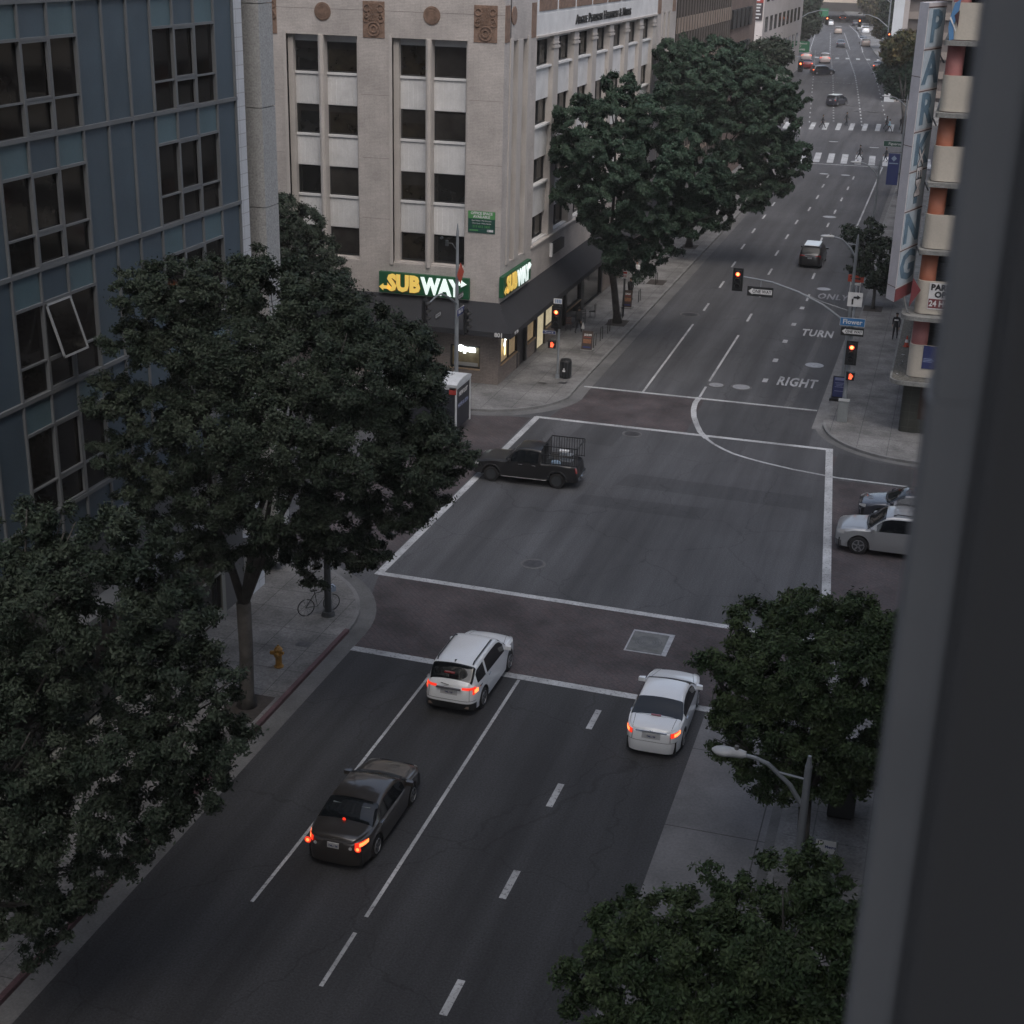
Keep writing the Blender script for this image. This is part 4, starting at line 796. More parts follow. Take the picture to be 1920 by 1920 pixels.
# S3 : tall post with 8th St sign
s = thing('traffic_signal', 'tall signal post with the blue 8th St sign and a red diamond', 'traffic signal', (-25.3, 75.5, KH))
MB().tube([(0, 0, 0), (0, 0, 6), (0, 0, 9.0)], [.13, .1, .07], 12).cyl((0, 0, 9.0), (0, 0, 9.6), .09, .02).build('pole', STEEL, s)
MB().tube([(.0, 0, 5.2), (0, -1.5, 5.9), (0, -2.6, 6.3), (0, -3.5, 6.35), (0, -4.6, 6.2)], [.06, .055, .05, .045, .04], 8).build('mast_arm', STEEL, s)
signal_head(s, (-.1, -4.9, 5.8), 90, lit=-1, sc=1.15); signal_head(s, (.35, .6, 4.1), 90, lit=-1, sc=1.1); one_way(s, (.1, -3.4, 5.35), 90, left=False); one_way(s, (.12, .3, 5.6), 90, left=False, w_=.8)
street_sign(s, (.14, .2, 4.75), 90, '8th St', 1.25, .42, BLUED, .3, .006)
m_ = MB(); plate(m_, [(0, -.6), (.6, 0), (0, .6), (-.6, 0)], (.12, .2, 6.85), (0, 1, 0), (0, 0, 1), .01); m_.build('diamond_sign', ORANGE, s)
MB().tube([(0, 0, 8.1), (-.3, 0, 8.5), (-.6, 0, 8.5)], .03, 6).cyl((-.6, 0, 8.35), (-.6, 0, 8.65), .09, n=10).cyl((-.95, 0, 8.7), (-.85, 0, 8.8), .07).build('camera_bracket', DSTEEL, s)
# S4 : near left corner
s = thing('traffic_signal', 'dark steel signal post at the near left corner, its top hidden in the big tree', 'traffic signal', (-20.55, 46.45, KH))
MB().tube([(0, 0, 0), (0, 0, 9)], [.14, .09], 14).build('pole', DSTEEL, s); MB().cyl((0, 0, 0), (0, 0, .18), .27, .22, n=14).build('base', DSTEEL, s); MB().tube([(0, 0, 6), (2.0, 0, 6.6), (4, 0, 6.8)], [.07, .05, .04], 8).build('mast_arm', DSTEEL, s)
# far signals at the second and third crossings
def far_signal(label, x, y, top, arm, heads, ph=None):
    z0 = zt(y); s = thing('traffic_signal', label, 'traffic signal', (x, y, z0)); MB().tube([(0, 0, 0), (0, 0, top)], [.13, .08], 8).build('pole', STEEL, s)
    if arm: MB().tube([(0, 0, top * .68), (arm * .4, 0, top * .86), (arm * .75, 0, top * .93), (arm, 0, top * .93)], [.09, .08, .06, .05], 8).build('mast_arm', STEEL, s)
    for hx, hz in heads: signal_head(s, (hx, -.25, hz), 0, 0, True, 1.15)
far_signal('far left mast arm signal beyond the green guide sign, red lights lit', -32.6, 296, 9.0, 6.0, ((6.1, 6.6), (-.4, 4.4)))
far_signal('far right mast arm signal near the overpass, red lights lit', -15.2, 296, 8.5, -5.2, ((-5.3, 6.4), (.3, 4.2)))
far_signal('signal at the right of the striped crosswalks, one red light lit', -7.0, 214, 7.6, -3.2, ((-3.4, 7.2),))
far_signal('signal at the left kerb over the red car, one red light lit', -25.2, 219, 8.0, 2.4, ((2.5, 6.1),))
# street lamps
def street_lamp(label, loc, top, arm, sgn=-1, sc=1.0, brace=True):
    s = thing('street_lamp', label, 'street lamp', loc, 0, 'cobra head street lamps')
    MB().tube([(0, 0, 0), (0, 0, top * .5), (0, 0, top)], [.13 * sc, .105 * sc, .08 * sc], 12).cyl((0, 0, top), (0, 0, top + .25), .07 * sc, .04 * sc).cyl((0, 0, 0), (0, 0, .3), .2 * sc, .17 * sc).build('pole', STEEL, s)
    a = sgn * arm; MB().tube([(0, 0, top - 1.1), (a * .25, 0, top - .55), (a * .6, 0, top - .12), (a * .8, 0, top - .02), (a * .95, 0, top)], [.06 * sc, .055 * sc, .05 * sc, .045 * sc, .045 * sc], 10).tube([(0, 0, top - .35), (a * .45, 0, top - .28)], .025 * sc, 6).build('arm', STEEL, s)
    h = MB(); n = 10; prof = [(0, .09, .07), (.12, .11, .1), (.3, .13, .11), (.42, .19, .09), (.55, .2, .08), (.68, .15, .06), (.76, .04, .03)]
    for i, (d, wy, wz) in enumerate(prof):
        for k in range(n): t_ = 2 * math.pi * k / n; h.v.append((a * .95 + sgn * d, wy * math.cos(t_), top + .02 + wz * math.sin(t_)))
    for i in range(len(prof) - 1):
        for k in range(n): h.f.append((i * n + k, i * n + (k + 1) % n, (i + 1) * n + (k + 1) % n, (i + 1) * n + k)); h.m.append(0)
    hd = h.build('lamp_head', mat('lamp head grey', (.45, .46, .47), .5, var=.1, scale=.2), s, smooth=True); MB().cyl((a * .95 + sgn * .22, 0, top + .1), (a * .95 + sgn * .22, 0, top + .2), .05, n=10).build('photocell', KERB, hd)
    m_ = MB(); plate(m_, disc(.15, 14, 1.2), (a * .95 + sgn * .52, 0, top - .04), (1, 0, 0), (0, 1, 0), .005); m_.build('lens', mat('frosted lens', (.3, .3, .3), .3), hd)
    return s
street_lamp('grey street lamp in the near right corner, over the Metro stop', (-1.45, 28.9, KH), 7.15, 1.45)
street_lamp('street lamp behind the square turn sign at the far right corner', (-4.82, 86, KH), 8.5, 1.4)
street_lamp('street lamp further along the right kerb behind the small tree', (-5.6, 118, KH), 8.6, 1.5)
street_lamp('street lamp on the right beside the dark blue banner', (-6.2, 178, KH), 8.4, 2.2)
street_lamp('tall street lamp at the left before the far trees', (-32.9, 318, zt(318)), 10.5, 2.8, 1, 1.3)
street_lamp('second tall street lamp at the left before the far trees', (-34.0, 330, zt(330)), 9.2, 2.8, 1, 1.3)
street_lamp('tall street lamp among the far right trees', (-16.4, 318, zt(318)), 10.5, 2.6, -1, 1.3)
street_lamp('thin street lamp at the left before the green guide sign', (-24.8, 199, zt(199)), 9.5, 2.0, 1, 1.0); street_lamp('second thin street lamp at the left before the green guide sign', (-25.6, 202, zt(202)), 9.0, 2.0, 1, 1.0)
def guide_sign(label, x0, x1, y, z0, z1, lines, post=True):
    s = thing('guide_sign', label, 'sign', (x0, y, zt(y))); b = zt(y); w_, h = x1 - x0, z1 - z0; m_ = MB(); plate(m_, rect(w_, h), (w_ / 2, 0, (z0 + z1) / 2 - b), (1, 0, 0), (0, 0, 1), .05); m_.build('panel', GREENS, s)
    if post: MB().tube([(0, .1, 0), (0, .1, z1 - b)], .1, 8).build('post', STEEL, s)
    for k, (t_, x_) in enumerate(lines): text(t_, h * .23, WHITE, s, (x_ * w_, -.08, z1 - b - h * (.2 + .29 * k)), bold=.01)
guide_sign('green guide sign on the left pavement before the far junction', -29.4, -26.0, 262, 7.7, 9.4, (('Hollywood', .62), ('ONLY', .45), ('LEFT LANES', .5)))
guide_sign('green guide sign half hidden by the right-hand tree', -13.8, -10.5, 262, 7.8, 9.4, (('110', .5), ('RIGHT LANE', .5)))
guide_sign('green overhead guide signs in front of the overpass', -44.3, -38.4, 430, 6.6, 8.8, (('Harbor Fwy', .3), ('North 110', .35), ))
s = thing('street_name_sign', 'dark green Figueroa St sign on the right before the second crossing', 'sign', (-7.9, 179, 0)); street_sign(s, (1.1, 0, 3.2), 0, 'Figueroa St', 3.0, .62, GREEND, .42, .003); MB().tube([(2.55, .1, 0), (2.55, .1, 5.5)], .09, 8).build('post', DSTEEL, s)
s = thing('lamp_post_banner', 'dark blue vertical banner with a pale diamond emblem on the right', 'banner', (-5.7, 160, 0)); MB().tube([(.3, 0, 0), (.3, 0, 6.2)], .1, 8).build('post', DSTEEL, s); m_ = MB(); plate(m_, rect(1.15, 3.2), (-.5, 0, 2.85), (1, 0, 0), (0, 0, 1), .02); m_.build('banner_cloth', BLUED, s)
m_ = MB(); plate(m_, [(0, -.3), (.28, 0), (0, .3), (-.28, 0)], (-.5, -.03, 3.95), (1, 0, 0), (0, 0, 1), .01); plate(m_, rect(.9, .1), (-.5, -.03, 3.45), (1, 0, 0), (0, 0, 1), .01); m_.build('emblem', mat('pale blue print 2', (.25, .32, .42), .6), s)
MB().tube([(.3, 0, 4.6), (-1.0, 0, 4.55)], .03, 6).build('bracket', DSTEEL, s)
s = thing('bus_stop_sign', 'white Metro bus stop sign above the bottom right tree', 'sign', (-.75, 33, KH + .25)); m_ = MB(); plate(m_, rect(.5, .36), (-.27, 0, 2.3), (1, 0, 0), (0, 0, 1), .01); m_.build('plate', mat('bus sign white', (.4, .42, .44), .5), s)
m_ = MB(); plate(m_, disc(.075, 18), (-.4, -.012, 2.4), (1, 0, 0), (0, 0, 1), .003); m_.build('emblem', BLACK, s); text('M', .12, WHITE, s, (-.4, -.018, 2.4), bold=.006); text('Metro', .11, NAVY, s, (-.15, -.014, 2.3), bold=.003); text('66', .1, BLACK, s, (-.42, -.014, 2.2)); MB().tube([(0, .02, 0), (0, .02, 2.5)], .03, 8).build('post', STEEL, s)
s = thing('parking_sign', 'small red and white parking restriction sign on a pole beyond the bare trunk', 'sign', (-20.6, 97.3, KH)); MB().tube([(0, 0, 0), (0, 0, 3.6)], .07, 8).build('post', DSTEEL, s); m_ = MB(); plate(m_, rect(.36, .5), (0, -.08, 2.9), (1, 0, 0), (0, 0, 1), .01); m_.build('plate', WHITE, s); m_ = MB(); plate(m_, rect(.32, .14), (0, -.1, 3.05), (1, 0, 0), (0, 0, 1), .003); plate(m_, rect(.28, .03), (0, -.1, 2.85), (1, 0, 0), (0, 0, 1), .003); plate(m_, rect(.28, .03), (0, -.1, 2.78), (1, 0, 0), (0, 0, 1), .003); m_.build('print', REDS, s)
s = thing('road_work_sign', 'red arrow board on legs standing at the kerb by the word ONLY', 'sign', (-6.05, 111, 0)); m_ = MB(); plate(m_, rect(1.15, .52), (0, 0, 1.25), (1, 0, 0), (0, 0, 1), .03); m_.build('panel', ORANGE, s); m_ = MB(); plate(m_, [(-.4, 0), (-.2, .13), (-.2, .05), (.2, .05), (.2, .13), (.4, 0), (.2, -.13), (.2, -.05), (-.2, -.05), (-.2, -.13)][::-1], (0, -.035, 1.25), (1, 0, 0), (0, 0, 1), .005); m_.build('arrow', BLACK, s)
m_ = MB(); [m_.box(x, x + .05, -.02, .02, 0, 1.0) for x in (-.38, .33)]; m_.box(-.38, .38, -.03, .03, .75, .9); m_.build('legs', WHITE, s)
# ================================================================== STREET FURNITURE
s = thing('fire_hydrant', 'yellow fire hydrant on the near left pavement', 'fire hydrant', (-20.5, 42.0, KH)); YH = mat('hydrant yellow', (.32, .17, .035), .6, var=.25, scale=.15)
hb = MB(); pr_ = [(.0, .17), (.04, .17), (.05, .13), (.1, .115), (.42, .115), (.44, .14), (.48, .14), (.5, .12), (.62, .12), (.64, .15), (.68, .15), (.72, .12), (.78, .07), (.8, .03), (.84, .03)]
hb.tube([(0, 0, z) for z, r_ in pr_], [r_ for z, r_ in pr_], 16); hb.build('body', YH, s, smooth=False); MB().cyl((0, -.1, .52), (0, -.22, .52), .07).cyl((.1, 0, .55), (.2, 0, .55), .055).build('outlet', YH, s); MB().cyl((-.1, 0, .52), (-.3, 0, .5), .085, .07).build('outlet', YH, s)
s = thing('bicycle', 'bicycle leaning on the dark signal post at the near left corner', 'bicycle', (-20.95, 46.5, KH), R(48))
def wheel_t(x, par):
    m_ = MB(); pts = [(x + .33 * math.cos(a), 0, .34 + .33 * math.sin(a)) for a in [2 * math.pi * k / 28 for k in range(29)]]; m_.tube(pts, .02, 6, False)
    for k in range(10): a = math.pi * k / 5; m_.tube([(x, 0, .34), (x + .32 * math.cos(a), 0, .34 + .32 * math.sin(a))], .004, 4)
    m_.build('wheel', BLACK, par)
wheel_t(-.52, s); wheel_t(.52, s)
MB().tube([(-.52, 0, .34), (-.15, 0, .85), (.35, 0, .88), (.52, 0, .34)], .018, 6).tube([(-.15, 0, .85), (-.05, 0, .3), (.38, 0, .8)], .018, 6).tube([(-.52, 0, .34), (-.05, 0, .3)], .014, 6).tube([(-.15, 0, .85), (-.19, 0, .97)], .014, 6).build('frame', DSTEEL, s)
MB().tube([(.36, 0, .88), (.36, 0, 1.02), (.4, -.28, 1.02)], .014, 6).tube([(.36, 0, 1.02), (.4, .28, 1.02)], .014, 6).build('handlebar', BLACK, s); MB().box(-.32, -.08, -.06, .06, .96, 1.0).build('saddle', BLACK, s); MB().box(.42, .66, -.14, .14, .82, 1.02).build('basket', mat('pale basket', (.3, .36, .45), .6), s)
s = thing('litter_bin', 'black litter bin with a white mark beside the short signal post', 'litter bin', (-20.42, 81.1, KH)); MB().cyl((0, 0, .05), (0, 0, 1.0), .3, .32, n=18).build('body', BLACK, s); MB().cyl((0, 0, 1.0), (0, 0, 1.12), .35, .3, n=18).build('lid', BLACK, s)
m_ = MB(); [m_.tube([(.34 * math.cos(a), .34 * math.sin(a), .05), (.34 * math.cos(a), .34 * math.sin(a), 1.0)], .02, 4) for a in [2 * math.pi * k / 12 for k in range(12)]]; m_.build('slats', DSTEEL, s)
m_ = MB(); plate(m_, disc(.05, 8), (-.01, -.37, .62), (1, 0, 0), (0, 0, 1), .005); plate(m_, rect(.16, .1), (-.01, -.37, .5), (1, 0, 0), (0, 0, 1), .005); m_.build('emblem', WHITE, s)
def aframe(label, x, y, top):
    s = thing('pavement_sign', label, 'pavement sign', (x, y, KH)); m_ = MB(); m_.add([(-.34, -.3, .1), (.34, -.3, .1), (.34, -.06, 1.25), (-.34, -.06, 1.25), (-.34, -.26, .1), (.34, -.26, .1), (.34, -.02, 1.25), (-.34, -.02, 1.25)], [(0, 1, 2, 3), (4, 5, 6, 7), (0, 1, 5, 4), (2, 3, 7, 6), (0, 3, 7, 4), (1, 2, 6, 5)]); m_.build('board', mat('poster dark', (.05, .035, .03), .6), s)
    up = Vector((0, .24, 1.15)).normalized(); b = MB(); plate(b, rect(.5, .26), (0, -.19, .62), (1, 0, 0), up, .012); b.build('picture', mat('poster brown', (.22, .1, .05), .6, var=.4, scale=.1), s); b = MB(); plate(b, rect(.5, .1), (0, -.27, .26), (1, 0, 0), up, .012); b.build('blue_strip', BLUED, s); text(top, .17, WHITE, s, (0.02, -.12, 1.0), (1, 0, 0), up, bold=.006); text('FOOTLONG', .09, REDS, s, (0, -.14, .86), (1, 0, 0), up, bold=.003)
    MB().box(-.4, .4, -.45, .25, 0, .1).build('base', KERB, s)
aframe('pavement sandwich board with a food poster near the first rack', -20.72, 87.7, '$10.99'); aframe('pavement sandwich board beyond the pole with the parking sign', -20.88, 100.0, 'SALE')
for k, (y, lb) in enumerate(((88.7, 'first'), (90.5, 'second'), (92.6, 'third'), (96.5, 'fourth'), (102.2, 'fifth'), (108.3, 'sixth'))):
    s = tag(MB().tube([(0, -.3, 0), (0, -.3, .75), (0, -.2, .86), (0, .2, .86), (0, .3, .75), (0, .3, 0)], .028, 8).build('bike_rack', BLACK), 'black hoop bike rack at the far left kerb, %s one past the litter bin' % lb, 'bike rack', 'hoop bike racks along the far left kerb'); s.location = (-20.5, y, KH)
s = thing('utility_cabinet', 'grey utility cabinet at the foot of the far right signal', 'cabinet', (-4.2, 78.35, KH)); MB().box(-.26, .26, -.22, .22, 0, 1.15).build('body', mat('cabinet grey', (.2, .215, .22), .6, var=.1, scale=.4), s); MB().box(-.29, .29, -.25, .25, 1.15, 1.2).build('lid', mat('cabinet lid', (.26, .27, .27), .6), s); MB().box(-.2, .2, -.235, -.22, .1, 1.05).build('door', mat('cabinet grey', None or (.2, .215, .22)), s)
s = thing('notice_board', 'blue notice board on a stand beside the far right signal', 'notice board', (-4.72, 82.3, KH)); MB().box(-.42, .42, -.05, .05, .15, 1.4).build('frame', BLACK, s); m_ = MB(); plate(m_, rect(.76, 1.15), (0, -.05, .78), (1, 0, 0), (0, 0, 1), .01); m_.build('poster', NAVY, s); MB().box(-.5, .5, -.3, .3, 0, .15).build('base', BLACK, s)
m_ = MB(); plate(m_, rect(.6, .16), (0, -.065, 1.25), (1, 0, 0), (0, 0, 1), .003); [plate(m_, rect(.5 - .08 * (k % 3), .035), (-.04, -.065, 1.03 - .08 * k), (1, 0, 0), (0, 0, 1), .003) for k in (0, 1, 2, 3, 6)]; m_.build('print', mat('print lilac', (.2, .22, .36), .6), s)
s = thing('litter_bin', 'dark square street bin beyond the small tree on the right', 'litter bin', (-3.9, 112, KH)); MB().box(-.4, .4, -.35, .35, 0, 1.2).build('body', mat('bin green', (.05, .07, .07), .6), s); MB().box(-.43, .43, -.38, .38, 1.2, 1.3).build('lid', DSTEEL, s)
s = thing('utility_cabinet', 'dark box cabinet behind the tree above the Metro sign', 'cabinet', (-.85, 38.8, KH)); MB().box(-.42, .36, -.3, .3, .08, 1.75).build('body', mat('cabinet dark', (.035, .037, .04), .7), s); MB().box(-.4, .3, -.25, .25, 0, .08).build('plinth', BLACK, s)
def pit(x, y, w_=1.3, l_=1.8): tag(MB().box(x - w_ / 2, x + w_ / 2, y - l_ / 2, y + l_ / 2, KH - .05, KH + .004).build('tree_pit', SOIL), kind='structure')
for x, y in ((-20.3, 39.0), (-20.3, 23), (-20.55, 95.4), (-20.8, 124), (-4.4, 106.4), (-20.6, 109)): pit(x, y)
for x, y, w_, l_ in ((-20.4, 43.9, .55, .4), (-20.3, 80.0, .5, .45), (-21.4, 79.5, .5, .4)): struct('utility_lid', MB().box(x - w_ / 2, x + w_ / 2, y - l_ / 2, y + l_ / 2, KH, KH + .004), IRON)
s = thing('cafe_table', 'round cafe table with chairs outside the lit shop window', 'table', (-22.9, 93.2, KH)); MB().cyl((0, 0, .72), (0, 0, .75), .35, n=16).build('table_top', BLACK, s); MB().cyl((0, 0, 0), (0, 0, .72), .03).cyl((0, 0, 0), (0, 0, .03), .22).build('pedestal', BLACK, s)
for k, (x, y, a) in enumerate(((-23.1, 92.2, 0), (-22.7, 94.2, 180), (-22.5, 96.2, 90))):
    s = thing('cafe_chair', ['wooden cafe chair on the near side of the round table', 'black cafe chair on the far side of the round table', 'black cafe chair standing apart beyond the round table'][k], 'chair', (x, y, KH), R(a), 'cafe chairs on the far left pavement'); cm = [mat('chair wood', (.12, .06, .04), .6), BLACK, BLACK][k]
    MB().box(-.2, .2, -.2, .2, .43, .46).build('seat', cm, s); m_ = MB(); [m_.box(-.2, .2, -.22, -.2, .55 + .11 * q, .6 + .11 * q) for q in range(4)]; m_.build('backrest', cm, s)
    for sx_ in (-.18, .16):
        for sy_ in (-.2, .16): MB().box(sx_, sx_ + .02, sy_, sy_ + .02, 0, .43 if sy_ > 0 else .95).build('leg', BLACK, s)
# ================================================================== VEHICLES
def pchip(pts):
    xs = [p[0] for p in pts]; ys = [p[1] for p in pts]; n = len(xs); h = [xs[i + 1] - xs[i] for i in range(n - 1)]; dl = [(ys[i + 1] - ys[i]) / h[i] for i in range(n - 1)]
    m = [0.0] * n; m[0], m[-1] = dl[0], dl[-1]
    for i in range(1, n - 1):
        if dl[i - 1] * dl[i] > 0: w1 = 2 * h[i] + h[i - 1]; w2 = h[i] + 2 * h[i - 1]; m[i] = (w1 + w2) / (w1 / dl[i - 1] + w2 / dl[i])
    def f(x):
        if x <= xs[0]: return ys[0]
        if x >= xs[-1]: return ys[-1]
        i = 0
        while x > xs[i + 1]: i += 1
        t = (x - xs[i]) / h[i]; return (1 + 2 * t) * (1 - t) ** 2 * ys[i] + t * (1 - t) ** 2 * h[i] * m[i] + t * t * (3 - 2 * t) * ys[i + 1] + t * t * (t - 1) * h[i] * m[i + 1]
    return f
SPEC = {
 'sedan': dict(L=4.85, W=1.83, top=[(-2.42, .96), (-2.36, 1.03), (-2.2, 1.08), (-1.72, 1.12), (-1.62, 1.13), (-.85, 1.41), (-.3, 1.465), (.25, 1.44), (.5, 1.4), (1.22, 1.02), (1.28, 1.0), (1.9, .9), (2.25, .82), (2.42, .72)],
   belt=[(-2.42, .94), (-2.3, .98), (-1.7, 1.0), (0, .95), (1.2, .9), (2.1, .78), (2.42, .68)], axle=1.4, wr=.33, ws=(.42, 1.2), rw=(-1.64, -.9), sw=[(-1.25, .78)], n=5.5, low=.2),
 'suv': dict(L=4.75, W=1.9, top=[(-2.37, 1.08), (-2.34, 1.13), (-2.2, 1.28), (-1.85, 1.66), (-1.7, 1.69), (-.6, 1.74), (.2, 1.72), (.5, 1.66), (1.2, 1.17), (1.27, 1.14), (1.9, 1.06), (2.2, .98), (2.37, .88)],
   belt=[(-2.37, 1.06), (-2.3, 1.08), (-1.7, 1.12), (0, 1.08), (1.2, 1.03), (2.1, .94), (2.37, .84)], axle=1.42, wr=.37, ws=(.5, 1.18), rw=(-2.24, -1.86), sw=[(-1.98, -1.25), (-1.1, .82)], n=6.5, low=.26),
 'hatch': dict(L=3.95, W=1.72, top=[(-1.97, .92), (-1.93, .98), (-1.85, 1.1), (-1.6, 1.4), (-1.4, 1.45), (-.3, 1.47), (.3, 1.45), (.45, 1.4), (.95, 1.06), (1.0, 1.03), (1.6, .92), (1.85, .8), (1.97, .6)],
   belt=[(-1.97, .9), (-1.85, .94), (-1.2, .98), (0, .95), (1, .93), (1.75, .8), (1.97, .55)], axle=1.23, wr=.31, ws=(.46, .93), rw=(-1.87, -1.58), sw=[(-1.5, -.7), (-.62, .6)], n=6, low=.2),
 'pickup': dict(L=5.25, W=1.82, top=[(-2.62, .62), (-2.6, .62), (-.86, .62), (-.83, 1.72), (-.76, 1.78), (0, 1.82), (.3, 1.8), (.42, 1.74), (.95, 1.22), (1.02, 1.18), (1.9, 1.12), (2.35, 1.0), (2.62, .7)],
   belt=[(-2.62, 1.12), (-2.0, 1.14), (0, 1.12), (1.1, 1.08), (2.3, .95), (2.62, .62)], axle=1.6, wr=.37, ws=(.42, .96), rw=(-.85, -.81), sw=[(-.7, -.15), (-.05, .85)], n=8, low=.36)}
def car(name, label, cat, loc, rz, kind, paint, hi=True, lights=True, group=None, rails=False, clad=None, plate_=True, brake_high=False, tint=CGLASS, wheel_m=None, headlit=False, sc=1.0, pitch=0.0):
    sp = SPEC[kind]; L, Wd = sp['L'], sp['W']; top = pchip(sp['top']); belt = pchip(sp['belt']); n = sp['n']; ax = sp['axle']; wr = sp['wr']; low = sp['low']
    t = thing(name, label, cat, loc, rz, group); t.scale = (sc, sc, sc)
    if pitch: t.rotation_euler = (0, -pitch, rz)
    # stations by plan angle, plus exact breaks
    th = [math.pi * i / (56 if hi else 26) for i in range((56 if hi else 26) + 1)]
    X = lambda a: L / 2 * math.copysign(abs(math.cos(a)) ** (2 / n), math.cos(a))
    def TH(x): return math.acos(max(-1, min(1, math.copysign(abs(x / (L / 2)) ** (n / 2), x))))
    brk = []
    for b in [sp['ws'], sp['rw']] + sp['sw']: brk += list(b)
    br = [ax - wr - .07, ax + wr + .07, -ax - wr - .07, -ax + wr + .07]
    for b in br: brk += [b - .003, b + .003]
    for c in (ax, -ax):
        for k in range(1, 8): brk.append(c + (wr + .07) * math.cos(math.pi * k / 8))
    for x, z in sp['top'][1:-1]: brk.append(x)
    nx = 30 if hi else 12
    brk += [-L / 2 * .93 + L * .93 * k / nx for k in range(nx + 1)]
    th = sorted(set(round(a, 4) for a in th + [TH(b) for b in brk if abs(b) < L / 2 * .999]))
    wfun = lambda a: 0 if (a < .001 or a > 3.1412) else Wd / 2 * abs(math.sin(a)) ** (2 / n) * (1 - .035 * max(0, X(a) / (L / 2)) ** 2)
    def zl(x):
        z = low
        for c in (ax, -ax):
            d = abs(x - c)
            if d < wr + .07: z = max(z, wr + math.sqrt(max(0, (wr + .07) ** 2 - d * d)))
        return z
    def kx(z): return 1 - (.10 * max(0, z - .55) ** 2 + .05 * max(0, .42 - z)) / (L / 2) * 4
    def sw_(z, B): return 1 - .06 * max(0, (.5 - z)) - .05 * max(0, z - .6) ** 1.2 * 2
    def low_pt(a, z, off=0):
        B = belt(X(a)); w0 = wfun(a) * sw_(z, B); x = X(a) * kx(z)
        if off:
            e = .01; dx = X(a + e) - X(a - e); dw = wfun(a + e) - wfun(a - e) if 0 < a < math.pi else 0; l_ = math.hypot(dx, dw) or 1; x += off * dw / l_ if False else off * (dw / l_) * 1; w0 -= off * dx / l_
        return x, w0, z
    NL, NS = (7, 4) if hi else (4, 2); NC, NT = (3, 5) if hi else (2, 3)
    rows = []
    for a in th:
        x = X(a); B = belt(x); T = max(top(x), B + .012) if not (kind == 'pickup' and x < -.84) else .62; z0 = min(zl(x), B - .02); r = []
        for i in range(NL + 1): z = z0 + (B - z0) * i / NL; r.append(low_pt(a, z))
        wb = r[-1][1]; xb = r[-1][0]
        if kind == 'pickup' and x < -.84:
            pts = [(wb - .0, B), (wb - .01, B + .01), (wb - .06, B + .01), (wb - .07, B), (wb - .07, B - .1)][:NS] + [(wb - .07, B - .2)] * NC
            r += [(xb, max(0, p[0]), p[1]) for p in pts]; 
            for i in range(1, NT + 1): r.append((xb, max(0, wb - .07) * (1 - i / NT), T))
        else:
            h = T - B; rr = min(h * .9, .11); drop = .045; zs = T - drop - rr; ins = .03 * min(1, h * 8) + (.40 if kind == 'sedan' else .24) * max(0, zs - B)
            wt = max(wb - ins, wb * .05)
            for i in range(1, NS + 1): q = i / NS; r.append((xb, lerp(wb, wt, q), lerp(B, zs, q)))
            for i in range(1, NC + 1): q = math.pi / 2 * i / NC; r.append((xb, max(wt - rr * (1 - math.cos(q)) * 1.1, 0), zs + rr * math.sin(q)))
            we, ze = r[-1][1], r[-1][2]
            for i in range(1, NT + 1): q = i / NT; r.append((xb, we * (1 - q), ze + drop * (1 - (1 - q) ** 2)))
        rows.append(r)
    nr = len(rows[0]); body = MB(); side = MB(); scr = MB(); inr = lambda x, iv: iv[0] - 1e-3 <= x <= iv[1] + 1e-3
    body.smooth = side.smooth = scr.smooth = True
    idx = {}
    for s_ in (1, -1):
        o = len(body.v)
        for r in rows: body.v += [(p[0], p[1] * s_, p[2]) for p in r]
        o2, o3 = len(side.v), len(scr.v); side.v += [(p[0], (p[1] - .006) * s_, p[2]) for r in rows for p in r]; scr.v += [(p[0], p[1] * s_, p[2] - .006) for r in rows for p in r]
        for i in range(len(rows) - 1):
            xm = (X(th[i]) + X(th[i + 1])) / 2
            for j in range(nr - 1):
                tgt, oo = body, o
                if NL <= j < NL + NS and any(inr(xm, iv) for iv in sp['sw']) and (top(xm) - belt(xm)) > .2: tgt, oo = side, o2
                if j >= NL + NS + (1 if hi else 0) and (inr(xm, sp['ws']) or inr(xm, sp['rw'])): tgt, oo = scr, o3
                f = (oo + i * nr + j, oo + (i + 1) * nr + j, oo + (i + 1) * nr + j + 1, oo + i * nr + j + 1)
                tgt.f.append(f if s_ > 0 else f[::-1]); tgt.m.append(0)
    body.build('body', paint, t); side.build('side_windows', tint, t); scr.build('windscreen_and_rear_window', tint, t)
    ub = MB().box(-L / 2 * .93, L / 2 * .93, -Wd / 2 * .86, Wd / 2 * .86, low - .02, .6); ub.build('underbody', BLACK, t)
    wm = wheel_m or mat('alloy rim', (.3, .3, .31), .35, metal=.6)
